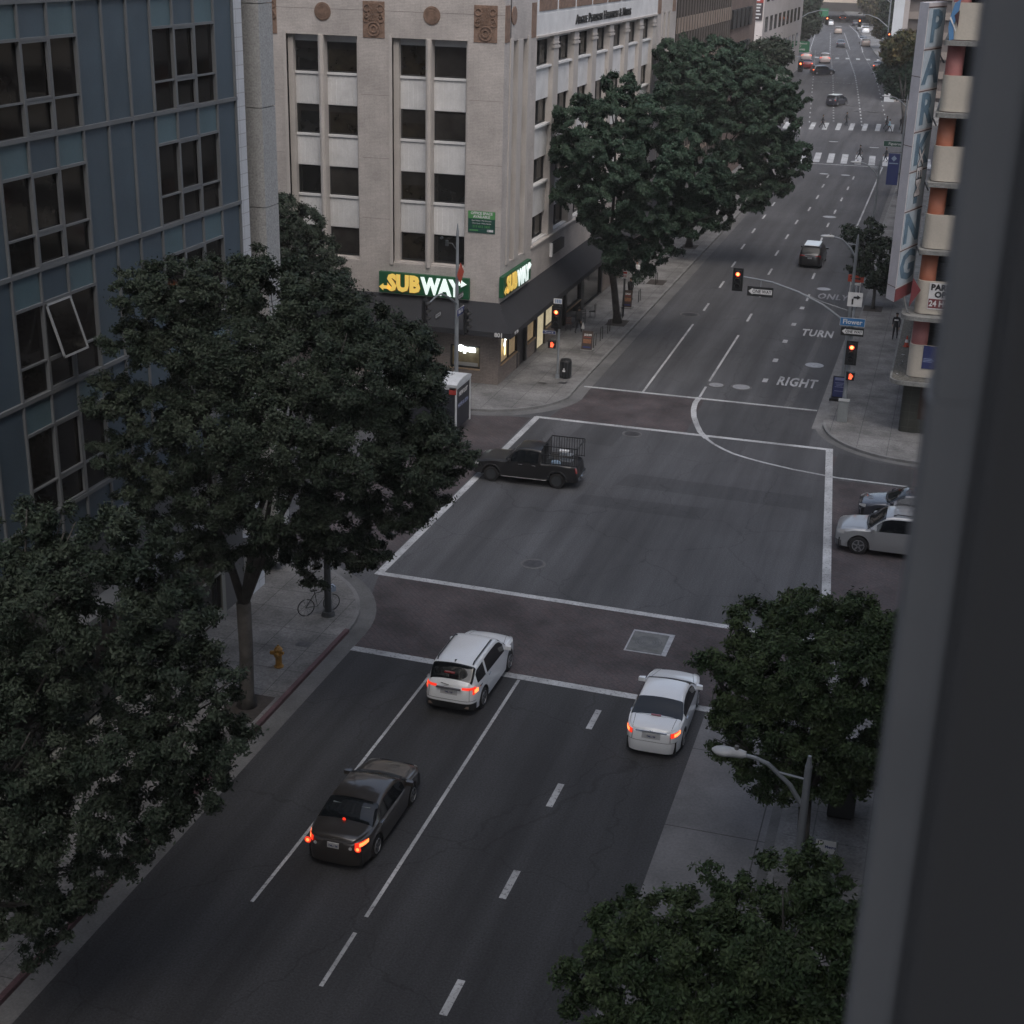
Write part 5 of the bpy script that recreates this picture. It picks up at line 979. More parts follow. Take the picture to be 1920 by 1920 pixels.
    for sx_ in (ax, -ax):
        for sy_ in (1, -1):
            y0, y1 = sy_ * (Wd / 2 - .23), sy_ * (Wd / 2 - .02)
            w_ = MB().tube([(sx_, y0, wr), (sx_, y0 + sy_ * .02, wr), (sx_, y1 - sy_ * .03, wr), (sx_, y1, wr)], [wr * .93, wr, wr, wr * .9], 24 if hi else 12).build('wheel', RUBBER, t)
            if hi:
                m_ = MB(); m_.cyl((sx_, y1 - sy_ * .02, wr), (sx_, y1 + sy_ * .004, wr), wr * .62, wr * .6, 20); m_.build('rim', DSTEEL, w_)
                m_ = MB()
                for k in range(5):
                    a = 2 * math.pi * k / 5 + .3; c_, s2 = math.cos(a), math.sin(a); q = [(sx_ + c_ * d - s2 * o, y1 + sy_ * .012, wr + s2 * d + c_ * o) for d, o in ((.03, -.035), (wr * .6, -.03), (wr * .6, .03), (.03, .035))]; m_.add(q, [(0, 1, 2, 3)])
                m_.tube([(sx_ + wr * .62 * math.cos(a), y1 + sy_ * .008, wr + wr * .62 * math.sin(a)) for a in [2 * math.pi * k / 20 for k in range(21)]], .018, 5, False); m_.build('spokes', wm, w_)
            else: MB().cyl((sx_, y1 - sy_ * .01, wr), (sx_, y1 + sy_ * .004, wr), wr * .6, wr * .6, 10).build('rim', wm, w_)
    def patch(name_, a0, a1, z0, z1, m, off=.006, par=t, both=True, na=6, nz=3, sl=0.0):
        for s_ in ((1, -1) if both else (1,)):
            m_ = MB(); m_.smooth = True
            for i in range(na + 1):
                for j in range(nz + 1):
                    a = lerp(a0, a1, i / na); z = lerp(z0, z1, j / nz) + sl * (i / na); z = min(z, belt(X(a)) + .04); p = low_pt(a, z); c = Vector((p[0] / L * 1.2, p[1] * .6, 0)).normalized(); m_.v.append((p[0] + c.x * off, (p[1] + c.y * off) * s_, z))
            for i in range(na):
                for j in range(nz): f = (i * (nz + 1) + j, (i + 1) * (nz + 1) + j, (i + 1) * (nz + 1) + j + 1, i * (nz + 1) + j + 1); m_.f.append(f); m_.m.append(0)
            m_.build(name_, m, par)
    tA = lambda w_: math.pi - math.asin(min(1, (w_ / (Wd / 2)) ** (n / 2)))
    lit = TAIL if lights else TAILD
    if kind == 'suv':
        patch('tail_light', tA(.45), TH(-2.1), .98, 1.06, lit, .012); patch('tail_light', tA(.80), TH(-2.12), .82, 1.03, lit, .014)
        if lights: patch('tail_light_core', tA(.84), tA(.905), .86, .98, TAILC, .02)
    elif kind == 'sedan':
        patch('tail_light', tA(.62), TH(-2.05), .78, .93, lit, .012)
        if lights: patch('tail_light_core', tA(.72), tA(.86), .80, .90, TAILC, .018)
    elif kind == 'hatch': patch('tail_light', tA(.62), TH(-1.75), .72, .9, lit, .012); 
    else: patch('tail_light', tA(.72), TH(-2.5), .8, 1.05, lit, .012)
    if kind in ('hatch',) and lights: patch('tail_light_core', tA(.68), tA(.78), .76, .86, TAILC, .018)
    patch('headlight', TH(L / 2 * .985), TH(L / 2 * .86), .66 if kind in ('sedan', 'hatch') else .78, .8 if kind in ('sedan', 'hatch') else .94, HEADL if not headlit else mat('headlight lit', (1, 1, 1), .3, emit=(1, .95, .8), es=4), .01)
    if clad: patch('lower_bumper', tA(.02), TH(-2.05), low, .52, clad, .012, na=14); patch('front_lower_bumper', .02, TH(L / 2 * .88), low, .5, clad, .012, na=10)
    if hi:
        patch('front_grille', .01, TH(L / 2 * .992), .5, .75, BLACK, .008)
        xb = -L / 2 * .985
        if plate_:
            zc = .78 if kind != 'suv' else .86; xp = X(math.pi) * kx(zc)
            b = MB().box(xp - .02, xp + .03, -.17, .17, zc - .07, zc + .09).build('licence_plate', mat('plate white', (.45, .45, .45), .5), t); text('7ML138', .085, NAVY, b, (xp - .022, 0, zc), (0, -1, 0), (0, 0, 1), bold=.002)
        for s_ in (1, -1):
            xm = sp['ws'][1] - .25; zb = belt(xm); y_ = Wd / 2 - .05
            m_ = MB(); m_.prism([(xm - .06, s_ * y_), (xm + .1, s_ * y_), (xm + .05, s_ * (y_ + .2)), (xm - .06, s_ * (y_ + .22))], zb + .02, zb + .15); m_.build('wing_mirror', paint if kind != 'suv' or True else BLACK, t)
            m_ = MB()
            for iv in sp['sw'][-2:]: xh = iv[0] + .12; m_.box(xh, xh + .2, s_ * (Wd / 2 * .982), s_ * (Wd / 2 * .982 + .03), belt(xh) - .12, belt(xh) - .08)
            m_.build('door_handle', CHROME, t)
            m_ = MB()       # door shut lines
            for xd in [iv[0] - .04 for iv in sp['sw'][-2:]] + [sp['sw'][-1][1] + .15]: m_.add([(xd + d, s_ * (low_pt(TH(xd), z)[1] + .003), z) for z in (low + .1, belt(xd) - .01) for d in (0, .012)], [(0, 1, 3, 2)])
            m_.build('door_gap', BLACK, t)
        # cowl, shut lines of bonnet, boot and bumper, plate recess shade painted as a darker patch
        def strip(pts, w_, name_='panel_gap', m=BLACK, up=.004):
            mb = MB(); P = [Vector(p) for p in pts]
            for i, p in enumerate(P):
                d = (P[min(i + 1, len(P) - 1)] - P[max(i - 1, 0)]).normalized(); nrm = Vector((0, 0, 1)) if abs(d.x) + abs(d.y) > .3 and abs(p.x) < L / 2 * .95 else Vector((math.copysign(1, p.x), 0, .2)).normalized()
                sd_ = d.cross(nrm).normalized() * w_ / 2; mb.v += [tuple(p - sd_ + nrm * up), tuple(p + sd_ + nrm * up)]
            for i in range(len(P) - 1): mb.f.append((2 * i, 2 * i + 1, 2 * i + 3, 2 * i + 2)); mb.m.append(0)
            return mb.build(name_, m, t)
        def top_pt(x, y):     # on the bonnet / boot / roof skin
            a = TH(x); r = rows[min(range(len(th)), key=lambda i: abs(th[i] - a))]; seg = r[NL:]; ay = abs(y)
            for q, q2 in zip(seg, seg[1:]):
                if q2[1] <= ay <= q[1]: f = (ay - q2[1]) / max(1e-6, q[1] - q2[1]); return (lerp(q2[0], q[0], f), y, lerp(q2[2], q[2], f))
            return (seg[0][0], y, seg[0][2])
        xc = sp['ws'][1]; ww = Wd / 2 * .84
        strip([top_pt(xc + .05 - .10 * (k / 8) ** 2 * 1.5, ww * k / 8) for k in range(-8, 9)], .10, 'windscreen_cowl', BLACK, .008)
        if kind == 'sedan':
            xr = sp['rw'][0]; strip([top_pt(xr - .07 + .06 * (k / 8) ** 2, ww * .86 * k / 8) for k in range(-8, 9)], .018)
            for s_ in (1, -1): strip([top_pt(lerp(xr - .05, -2.3, q / 6), s_ * lerp(ww * .86, ww * .80, q / 6)) for q in range(7)], .014)
        if kind != 'pickup':
            for s_ in (1, -1): strip([top_pt(lerp(xc + .12, L / 2 - .25, q / 6), s_ * lerp(ww * .93, ww * .72, q / 6)) for q in range(7)], .014)
        patch('bumper_gap', tA(.02), TH(-L / 2 * .88), .6, .612, BLACK, .008, na=14, nz=1)
        if kind == 'sedan': patch('boot_gap', tA(.60), tA(.615), .62, .93, BLACK, .012, na=1)
        if kind == 'suv': patch('tailgate_gap', tA(.70), tA(.712), .62, 1.0, BLACK, .012, na=1)
        patch('plate_recess_shade', tA(.02), tA(.30), .70 if kind != 'suv' else .78, .90 if kind != 'suv' else .96, mat('recess shade %s' % paint.name, tuple(c * .55 for c in paint.node_tree.nodes['Principled BSDF'].inputs['Base Color'].default_value[:3]), .5), .003, na=3)
        if rails:
            for s_ in (1, -1): MB().tube([(-1.7, s_ * .62, 1.66), (-1.6, s_ * .63, 1.735), (.05, s_ * .64, 1.765), (.2, s_ * .62, 1.69)], .022, 8).build('roof_rail', BLACK, t)
    return t, (X, TH, low_pt, belt, top)
def carpaint(name, c, rough=.3, coat=1.0, metal=0.0):
    return mat(name, c, rough, metal=metal, coat=coat, var=.03, scale=.8)
P_WHITE = carpaint('white car paint', (.76, .78, .80)); P_BROWN = carpaint('dark brown car paint', (.045, .040, .037), .3, 1, .3); P_BLK = carpaint('black car paint', (.010, .010, .011), .4, .3)
P_SILV = carpaint('silver car paint', (.36, .37, .38), .35, 1, .4); P_GREY = carpaint('dark grey car paint', (.06, .065, .08), .25, 1, .4); P_NAVY = carpaint('navy car paint', (.015, .018, .03)); P_RED = carpaint('red car paint', (.2, .012, .014)); P_TAN = carpaint('tan car paint', (.32, .26, .22)); P_PINK = carpaint('pale gold car paint', (.5, .42, .4)); P_DRED = carpaint('brown red car paint', (.09, .035, .03))
H90 = R(90)
DGT = mat('blue grey plastic trim', (.1, .1, .11), .6)
# white SUV at the stop line
t, (X, TH, LP, BE, TO) = car('suv', 'white SUV with black roof rails and lit brake lights crossing the near stop line', 'car', (-13.82, 43.25, 0), H90 - R(1.0), 'suv', P_WHITE, rails=True, clad=BLACK)
MB().box(-2.42, -2.36, -.42, .42, 1.0, 1.05).build('chrome_strip', DGT, t); MB().box(-2.36, -2.3, -.7, .7, .34, .42).build('skid_plate', mat('tan bumper trim', (.22, .17, .14), .5), t)
m_ = MB(); m_.box(-2.28, -2.2, -.18, .18, 1.52, 1.56); m_.build('high_brake_light', TAILD, t); MB().tube([(-2.34, 0, 1.12), (-2.33, .28, 1.16)], .012, 5).build('rear_wiper', BLACK, t)
MB().add([(-1.55, -.02, 1.69), (-1.55, .02, 1.69), (-1.75, -.01, 1.69), (-1.75, .01, 1.69), (-1.74, 0, 1.77)], [(0, 1, 4), (1, 3, 4), (3, 2, 4), (2, 0, 4)]).build('roof_aerial', DGT, t)
# white sedan
t, _ = car('sedan', 'white saloon car waiting over the near stop line on the right', 'car', (-6.97, 42.75, 0), H90 + R(.5), 'sedan', P_WHITE)
MB().box(-2.42, -2.385, -.5, .5, .93, .955).build('chrome_strip', CHROME, t); m_ = MB(); m_.box(-1.68, -1.6, -.16, .16, 1.135, 1.16); m_.build('high_brake_light', TAILD, t); MB().tube([(-2.43, -.35 * .14, 1.0), (-2.42, 0, .96), (-2.43, .05, 1.0)], .01, 5).build('badge', CHROME, t)
# dark brown sedan
t, _ = car('sedan', 'dark brown saloon car with round red brake lights below the white SUV', 'car', (-14.0, 34.05, 0), H90 - R(.5), 'sedan', P_BROWN)
for s_ in (1, -1): m_ = MB(); plate(m_, disc(.095, 14), (-2.42, s_ * .74, .83), (0, -1, 0), (0, 0, 1), .02); m_.build('tail_light', TAIL, t); m_ = MB(); plate(m_, disc(.05, 12), (-2.44, s_ * .74, .83), (0, -1, 0), (0, 0, 1), .012); m_.build('tail_light_core', TAILC, t); m_ = MB(); plate(m_, disc(.05, 12), (-2.43, s_ * .52, .8), (0, -1, 0), (0, 0, 1), .012); m_.build('reverse_light', HEADL, t)
m_ = MB(); plate(m_, disc(.05, 10), (-1.62, 0, 1.15), (0, -1, 0), (0, 0, 1), .02); m_.build('high_brake_light', TAIL, t)
m_ = MB()
for y in (-.42, 0, .42): m_.box(-1.1, -.98, y - .13, y + .13, 1.05, 1.3)
m_.build('headrests', mat('grey upholstery', (.16, .18, .18), .9), t)
# black pickup with cage
t, (X, TH, LP, BE, TO) = car('pickup_truck', 'black pickup truck with a tall barred cage over its bed turning across the junction', 'pickup truck', (-17.75, 63.95, 0), R(181.5), 'pickup', P_BLK, lights=False, plate_=False, wheel_m=DSTEEL)
m_ = MB(); zr, zg = 1.15, 2.05
for y in (-.82, .82):
    m_.box(-2.55, -.9, y - .02, y + .02, zg - .04, zg).box(-2.55, -.9, y - .015, y + .015, zr + .02, zr + .05)
    if y > 0: m_.box(-2.55, -.9, y - .015, y + .015, zr + .42, zr + .45)
    for k in range(14): x = -2.53 + 1.62 * k / 13; m_.box(x - .012, x + .012, y - .012, y + .012, zr, zg)
for x in (-.92, -2.53):
    m_.box(x - .02, x + .02, -.82, .82, zg - .04, zg)
    for k in range(12): y = -.8 + 1.6 * k / 11; 
    for k in range(9 if x > -1 else 2): y = -.8 + 1.6 * k / (8 if x > -1 else 1); m_.box(x - .012, x + .012, y - .012, y + .012, zr, zg)
m_.build('cage', BLACK, t); MB().box(-2.66, -2.6, -.7, .7, .45, .6).box(-2.72, -2.64, .1, .3, .4, .55).build('rear_bumper', CHROME, t)
for s_ in (1, -1): MB().tube([(-1.1, s_ * .93, .36), (1.1, s_ * .93, .36)], .025, 6).build('side_step', CHROME, t)
for s_ in (1, -1):
    for c in (1.6, -1.6): MB().tube([(c + .47 * math.cos(a), s_ * .9, .4 + .47 * math.sin(a)) for a in [R(-5 + 190 * k / 12) for k in range(13)]], .035, 6).build('wheel_arch', RUBBER, t)
tag(MB().tube([(0, 0, 0), (0, 0, .05), (0, 0, .5), (0, 0, .55)], [.2, .24, .24, .2], 14).build('barrel', mat('dusty blue plastic', (.2, .28, .36), .6, var=.2, scale=.2)), 'dusty blue barrel inside the caged truck bed', 'barrel').location = (-16.3, 63.5, .66)
o = thing('crate', 'white plastic crate inside the caged truck bed', 'crate', (-16.85, 63.35, .66)); MB().box(-.25, .25, -.18, .18, 0, .25).build('box', WHITEP, o); MB().box(-.27, .27, -.2, .2, .25, .29).build('rim', WHITEP, o)
o = thing('shopping_rack', 'metal rack with a white board in the caged truck bed', 'rack', (-15.95, 64.2, .66)); m_ = MB(); [m_.box(x, x + .03, y, y + .03, 0, .85) for x in (-.3, .27) for y in (-.2, .2)]; m_.box(-.3, .3, -.2, .23, .4, .43).box(-.3, .3, -.2, .23, .7, .72); m_.build('frame', STEEL, o); MB().box(-.35, .1, -.2, .05, .86, .93).build('board', WHITE, o)
o = thing('sack', 'dark bundled sack against the cab inside the caged truck bed', 'sack', (-17.0, 64.3, .66)); 
m_ = MB(); m_.tube([(0, 0, 0), (0, 0, .15), (.05, 0, .4), (0, .02, .6), (0, 0, .68)], [.25, .34, .3, .15, .05], 9); m_.build('cloth', mat('sack cloth', (.04, .045, .05), .95), o)
# right-hand cars on the cross street
t, _ = car('suv', 'silver SUV with black side windows entering from the right, half hidden by the window frame', 'car', (-.45, 60.75, 0), R(180), 'suv', P_SILV, sc=1.07, rails=True, clad=mat('grey bumper', (.1, .1, .105), .6), lights=False)
t, _ = car('sedan', 'dark grey saloon car behind the silver SUV at the right', 'car', (.1, 64.7, 0), R(180), 'sedan', P_GREY, lights=False)
t, _ = car('suv', 'black SUV with a bright reflection painted on its roof driving away beyond the junction', 'car', (-10.25, 121.8, 0), H90 - R(1), 'suv', carpaint('deep black paint', (.006, .006, .007), .3, .6), lights=False, rails=True, tint=BLACK)
MB().box(-1.75, .45, -.6, .6, 1.72, 1.765).build('roof_panel_or_reflection', P_WHITE, t); MB().box(-2.42, -2.37, -.4, .4, .93, .98).build('chrome_strip', CHROME, t)  # white slab paints the bright reflection on the black roof
t, _ = car('hatchback', 'navy hatchback with a white roof just past the striped crosswalks', 'car', (-17.75, 225.5, zt(225)), H90 - R(22), 'hatch', P_NAVY, lights=False, sc=1.04); MB().box(-1.5, .4, -.58, .58, 1.44, 1.48).build('roof_panel_or_reflection', P_WHITE, t)
FAR = [('navy saloon turning right below the red car', -22.9, 255.5, 68, 'hatch', P_NAVY, True), ('red car with brake lights lit at the left kerb lane', -26.6, 267.5, 0, 'sedan', P_RED, True), ('pale gold car with brake lights lit left of the middle', -25.0, 281.5, 0, 'suv', P_PINK, True),
 ('white roofed pink car ahead of the red car', -28.8, 286.5, 0, 'suv', P_PINK, True), ('brown red saloon with brake lights lit at the right', -14.9, 269.5, 0, 'sedan', P_DRED, True), ('dark grey saloon in the middle lane past the far crosswalk', -26.3, 329.5, 0, 'sedan', P_GREY, False),
 ('tan SUV beyond the dark grey saloon', -31.4, 382, 0, 'suv', P_TAN, False), ('white saloon just below the left signal light', -36.9, 422, 0, 'sedan', P_WHITE, False), ('pale saloon at the far left kerb by the trees', -40.3, 404, 0, 'sedan', P_TAN, False), ('tan SUV at the right, front of the right hand queue', -21.6, 336, 0, 'suv', P_TAN, False),
 ('silver saloon behind the tan SUV in the right hand queue', -22.9, 347, 0, 'sedan', P_SILV, False), ('white van like SUV in the right hand queue', -25.4, 389, 0, 'suv', P_WHITE, False), ('silver car at the far end of the right hand queue', -27.6, 402, 0, 'suv', P_SILV, False), ('dark grey car at the mouth of the underpass', -30.6, 426, 0, 'sedan', P_GREY, False),
 ('red car with lit lamps under the overpass', -36.5, 455, 0, 'sedan', P_RED, True), ('black car parked at the far right kerb', -14.2, 325, 30, 'sedan', P_BLK, False), ('red lit car on the far left side street', -45.5, 395, 0, 'suv', P_RED, True)]
for lb, x, y, a, k, p_, lt in FAR: car('saloon_car' if k == 'sedan' else 'suv' if k == 'suv' else 'hatchback', lb, 'car', (x, y, zt(y)), R(95.6 - a), k, p_, hi=False, lights=lt, group='cars far down the street', sc=1.02)
t, _ = car('sedan', 'silver car parked on an open deck of the parking structure', 'car', (1.0, 81.4, 16.64), R(-90), 'sedan', P_SILV, hi=True, lights=False)
# box truck / trailer on the left crosswalk
t = thing('food_trailer', 'white roofed trailer with dark posters half hidden by the big tree at the left crossing', 'trailer', (-25.0, 69.6, 0)); pw = mat('trailer white', (.5, .52, .54), .5, var=.1, scale=.3); pb = mat('poster black', (.02, .022, .03), .5)
MB().box(-2.6, 2.05, -1.15, 1.15, .45, 2.75).build('body', pb, t); m_ = MB(); rb = [(-1.2, 0), (-1.2, .12), (-.8, .24), (0, .3), (.8, .24), (1.2, .12), (1.2, 0)]
m_.add([(x, a, 2.75 + b_) for x in (-2.7, 2.12) for a, b_ in rb], [(0, 1, 2, 3, 4, 5, 6), (13, 12, 11, 10, 9, 8, 7)] + [(i, i + 1, i + 8, i + 7) for i in range(6)]); m_.build('roof', pw, t)
MB().box(2.02, 2.1, -1.17, -1.08, .4, 2.75).box(2.02, 2.1, 1.08, 1.17, .4, 2.75).box(2.02, 2.1, -1.08, 1.08, 2.62, 2.75).box(-2.6, 2.05, -1.18, -1.15, 2.6, 2.75).build('trim', pw, t)
text('NEW LOT', .3, WHITE, t, (2.07, 0, 2.25), (0, 1, 0), bold=.01, shear=.2); text('HOPE & 8TH', .3, mat('lilac print', (.25, .28, .42), .6), t, (2.07, 0, 1.65), (0, 1, 0), bold=.006); MB().box(-2.0, -.4, -1.17, -1.15, 1.4, 2.4).build('poster', WHITE, t); MB().box(1.7, 2.08, -1.18, -1.14, 2.35, 2.7).build('red_corner', REDS, t)
for sy_ in (-1.0, 1.0): MB().cyl((-.5, sy_ - .1, .36), (-.5, sy_ + .1, .36), .36, n=16).build('wheel', RUBBER, t)
# ================================================================== PEOPLE
SKIN = mat('skin', (.28, .17, .12), .6)
def person(label, loc, yaw, shirt, pants, stride=.35, hairc=(.02, .015, .012), h=1.75, arm=.25, skirt=None, face=False, group=None):
    """yaw: walking direction, 0 = +Y, 90 = +X"""
    k = h / 1.75; v = []; e = []; rad = []
    def a(p, r, link_=None):
        v.append((p[0] * k, p[1] * k, p[2] * k)); rad.append(r * k)
        if link_ is not None: e.append((link_, len(v) - 1))
        return len(v) - 1
    pel = a((0, 0, .95), .13); wai = a((0, .01, 1.1), .125, pel); che = a((0, .02, 1.3), .155, wai); nk0 = a((0, .0, 1.45), .075, che); nk = a((0, .01, 1.52), .052, nk0); h0 = a((0, .03, 1.6), .08, nk); h1 = a((0, .03, 1.68), .085, h0); a((0, .02, 1.73), .05, h1)
    hands = []
    for s_ in (1, -1):
        st_ = s_ * stride; hip = a((.09 * s_, 0, .9), .1, pel); kn = a((.1 * s_, st_ * .45 + .06, .5), .062, hip); an = a((.1 * s_, st_ - (.08 if st_ < 0 else 0), .1 + (.07 if st_ < 0 else 0)), .042, kn); a((.11 * s_, st_ + .13, .04 + (.0 if st_ < 0 else 0.0)), .035, an)
        sh = a((.19 * s_, 0, 1.4), .062, che); sw2 = -s_ * arm; el = a((.24 * s_, sw2 * .4 - .03, 1.13), .045, sh); wr_ = a((.25 * s_, sw2 + .04, .9), .032, el); pm = a((.25 * s_, sw2 + .06, .83), .034, wr_); hands.append(((.25 * s_) * k, (sw2 + .06) * k, .8 * k))
        for f in range(4): q = a((.25 * s_, sw2 + .03 + .02 * f, .78), .011, pm); a((.243 * s_, sw2 + .04 + .022 * f, .72 + .008 * abs(f - 1.5)), .009, q)
        q = a((.235 * s_, sw2 + .1, .8), .012, pm); a((.23 * s_, sw2 + .12, .76), .01, q)
    me = bpy.data.meshes.new('p'); me.from_pydata(v, e, []); ob = bpy.data.objects.new('tmp', me); COL.objects.link(ob); ob.modifiers.new('s', 'SKIN')
    for i, r in enumerate(rad): me.skin_vertices[0].data[i].radius = (r * (1.0), r * (1.0))
    me.skin_vertices[0].data[0].use_root = True
    sb = ob.modifiers.new('u', 'SUBSURF'); sb.levels = 1; sb.render_levels = 1
    dg = bpy.context.evaluated_depsgraph_get(); m2 = bpy.data.meshes.new_from_object(ob.evaluated_get(dg)); bpy.data.objects.remove(ob)
    m2.materials.clear()
    for q in (SKIN, shirt, pants, BLACK): m2.materials.append(q)
    for p_ in m2.polygons:
        c = p_.center / k; hand = any((p_.center - Vector(hh)).length < .1 * k for hh in hands)
        p_.material_index = 0 if (c.z > 1.5 or hand) else 3 if c.z < .1 else 2 if (c.z < .97 and abs(c.x) < .21) else 1; p_.use_smooth = True
    t = thing('person', label, 'person', loc, -R(yaw), group); o = link('body', m2, t)
    m_ = MB(); n1, n2 = 10, 5
    for j in range(n2 + 1):
        for i in range(n1):
            ph = math.pi * .62 * j / n2; th_ = 2 * math.pi * i / n1; m_.v.append((.098 * k * math.sin(ph) * math.cos(th_), (.015 + .112 * math.sin(ph) * math.sin(th_)) * k - .01, (1.665 + .11 * math.cos(ph) + (.06 if math.sin(th_) > .3 and j > 2 else 0)) * k))
    for j in range(n2):
        for i in range(n1): m_.f.append((j * n1 + i, j * n1 + (i + 1) % n1, (j + 1) * n1 + (i + 1) % n1, (j + 1) * n1 + i)); m_.m.append(0)
    m_.build('hair', mat('hair %.3f' % hairc[0], hairc, .8), t, smooth=True)
    if face:
        m_ = MB(); [plate(m_, disc(.011, 8), (x, .118 * k, 1.64 * k), (-1, 0, 0), (0, 0, 1), .004) for x in (-.032, .032)]; m_.build('eyes', BLACK, t); MB().add([(-.014, .115, 1.6), (.014, .115, 1.6), (0, .14, 1.603), (0, .115, 1.65)], [(0, 1, 2), (1, 3, 2), (3, 0, 2)]).build('nose', SKIN, t)
        MB().box(-.025, .025, .108, .116, 1.567, 1.575).build('mouth', mat('lips', (.2, .08, .07), .6), t)
    return t
C_BLK = mat('black cloth', (.014, .015, .018), .9); C_DK = mat('dark grey cloth', (.035, .037, .042), .9); C_BLU = mat('light blue cloth', (.3, .45, .55), .9); C_WH = mat('white cloth', (.5, .5, .5), .9); C_TAN = mat('tan cloth', (.2, .16, .12), .9)
t = person('person in black top and trousers walking away up the right pavement, past the ledge', (-2.45, 98.0, KH), 185, C_BLK, C_BLK, .22, face=True, arm=.3)
m_ = MB(); plate(m_, rect(.26, .09), (.0, .165, 1.3), (-1, 0, 0), (0, 0, 1), .01); m_.build('shirt_print', WHITE, t); t['label'] = 'person in a black top with a white chest print on the right pavement'
person('person in black striding right on the upper crosswalk, leftmost of those there', (-17.9, 207.6, zt(207.6)), 90, C_BLK, C_BLK, .4)
person('person in a long dark coat near the middle of the upper crosswalk', (-15.0, 210.3, zt(210)), 100, C_DK, C_BLK, .15, h=1.8)
person('person in a light blue top at the right end of the upper crosswalk', (-9.1, 207.0, zt(207)), 80, C_BLU, C_BLK, .4)
person('person in dark clothes walking behind the one in the light blue top', (-9.6, 209.0, zt(209)), 80, C_BLK, C_DK, .3)
person('person in dark clothes about to leave the upper crosswalk at the far right', (-7.7, 209.6, zt(209)), 20, C_DK, C_BLK, .2)
person('person in dark grey striding across the lower striped crosswalk', (-11.3, 186.6, zt(186)), -80, C_DK, C_BLK, .42, h=1.8)
person('person in dark clothes above the dark blue banner', (-8.2, 186.2, zt(186)), -90, C_DK, C_DK, .2)
t = person('person in black shorts carrying a pale bag past the cafe table', (-22.3, 91.6, KH), 10, C_DK, C_BLK, .25); MB().tube([(.25, .1, .35), (.27, .1, .5), (.27, .1, .75)], [.13, .1, .02], 8).build('bag', C_WH, t)
person('person in a white top on the far left pavement beneath the big trees', (-21.9, 107.7, KH), 190, C_WH, C_DK, .25)
person('person in a black jacket standing by the pole with the parking sign', (-21.1, 101.8, KH), 190, C_BLK, C_BLK, .1)
person('person in dark clothes on the pavement below the letting board', (-26.3, 236, zt(236) + KH), 0, C_DK, C_BLK, .2)
# ================================================================== TREES
HAZE = 0.00035
def leaf_mesh(lumps, dens, ls, seed, flat=.75, up=.5, feather=False):
    rg = np.random.default_rng(seed); P = []; N = []
    for (x, y, z, r) in lumps:
        n = int(dens * r * r)
        r = r * (.86 if feather else .9)
        nc = max(10, int((19 if feather else 46) * r * r)); cl = rg.normal(size=(nc, 3)); cl /= np.linalg.norm(cl, axis=1)[:, None]; ci = rg.integers(0, nc, n); c = cl[ci]
        if feather:      # drooping fans of leaflets in uneven tiers
            cr = rg.uniform(.5, 1.05, nc) ** .6; w_ = rg.uniform(.22, .5, nc); tl = rg.normal(size=(nc, 2)) * .45; a_ = rg.random(n) * 2 * np.pi; rad = rg.random(n) ** .5 * w_[ci]
            off = np.stack([np.cos(a_) * rad, np.sin(a_) * rad, -.35 * rad ** 2 * 2.2 + rg.normal(size=n) * .07 + rad * (np.cos(a_) * tl[ci, 0] + np.sin(a_) * tl[ci, 1])], 1)
            q = c * (cr[ci] * r)[:, None]; q[:, 2] *= flat; q = q + off + c * .12
        else:            # leaves sit on short twigs that point outwards, so the outline is ragged
            cr = rg.uniform(.4, 1.0, nc) ** .5; ln = rg.uniform(.06, .3, nc)
            q = c * (cr[ci] * r)[:, None] + c * (ln[ci] * rg.random(n))[:, None] + rg.normal(size=(n, 3)) * (.075 + .045 * r) * (ls / .09) ** .5; q[:, 2] *= flat
        P.append(q + np.array([x, y, z])); N.append(q / (np.linalg.norm(q, axis=1)[:, None] + 1e-6))
    P = np.vstack(P); N = np.vstack(N); n = len(P); N = N * .6 + rg.normal(size=(n, 3)) * .55 + np.array([0, 0, up]); N /= np.linalg.norm(N, axis=1)[:, None]
    t_ = rg.normal(size=(n, 3)); t_ -= (t_ * N).sum(1)[:, None] * N; t_ /= np.linalg.norm(t_, axis=1)[:, None]; b_ = np.cross(N, t_); s_ = ls * rg.uniform(.65, 1.35, n)[:, None]
    V = np.stack([P - t_ * s_, P + b_ * s_ * .42, P + t_ * s_, P - b_ * s_ * .42], 1).reshape(-1, 3).astype(np.float32)
    me = bpy.data.meshes.new('crown'); me.vertices.add(4 * n); me.vertices.foreach_set('co', V.ravel()); me.loops.add(4 * n); me.loops.foreach_set('vertex_index', np.arange(4 * n, dtype=np.int32)); me.polygons.add(n)
    me.polygons.foreach_set('loop_start', np.arange(0, 4 * n, 4, dtype=np.int32)); me.polygons.foreach_set('loop_total', np.full(n, 4, dtype=np.int32)); me.update(calc_edges=True); return me
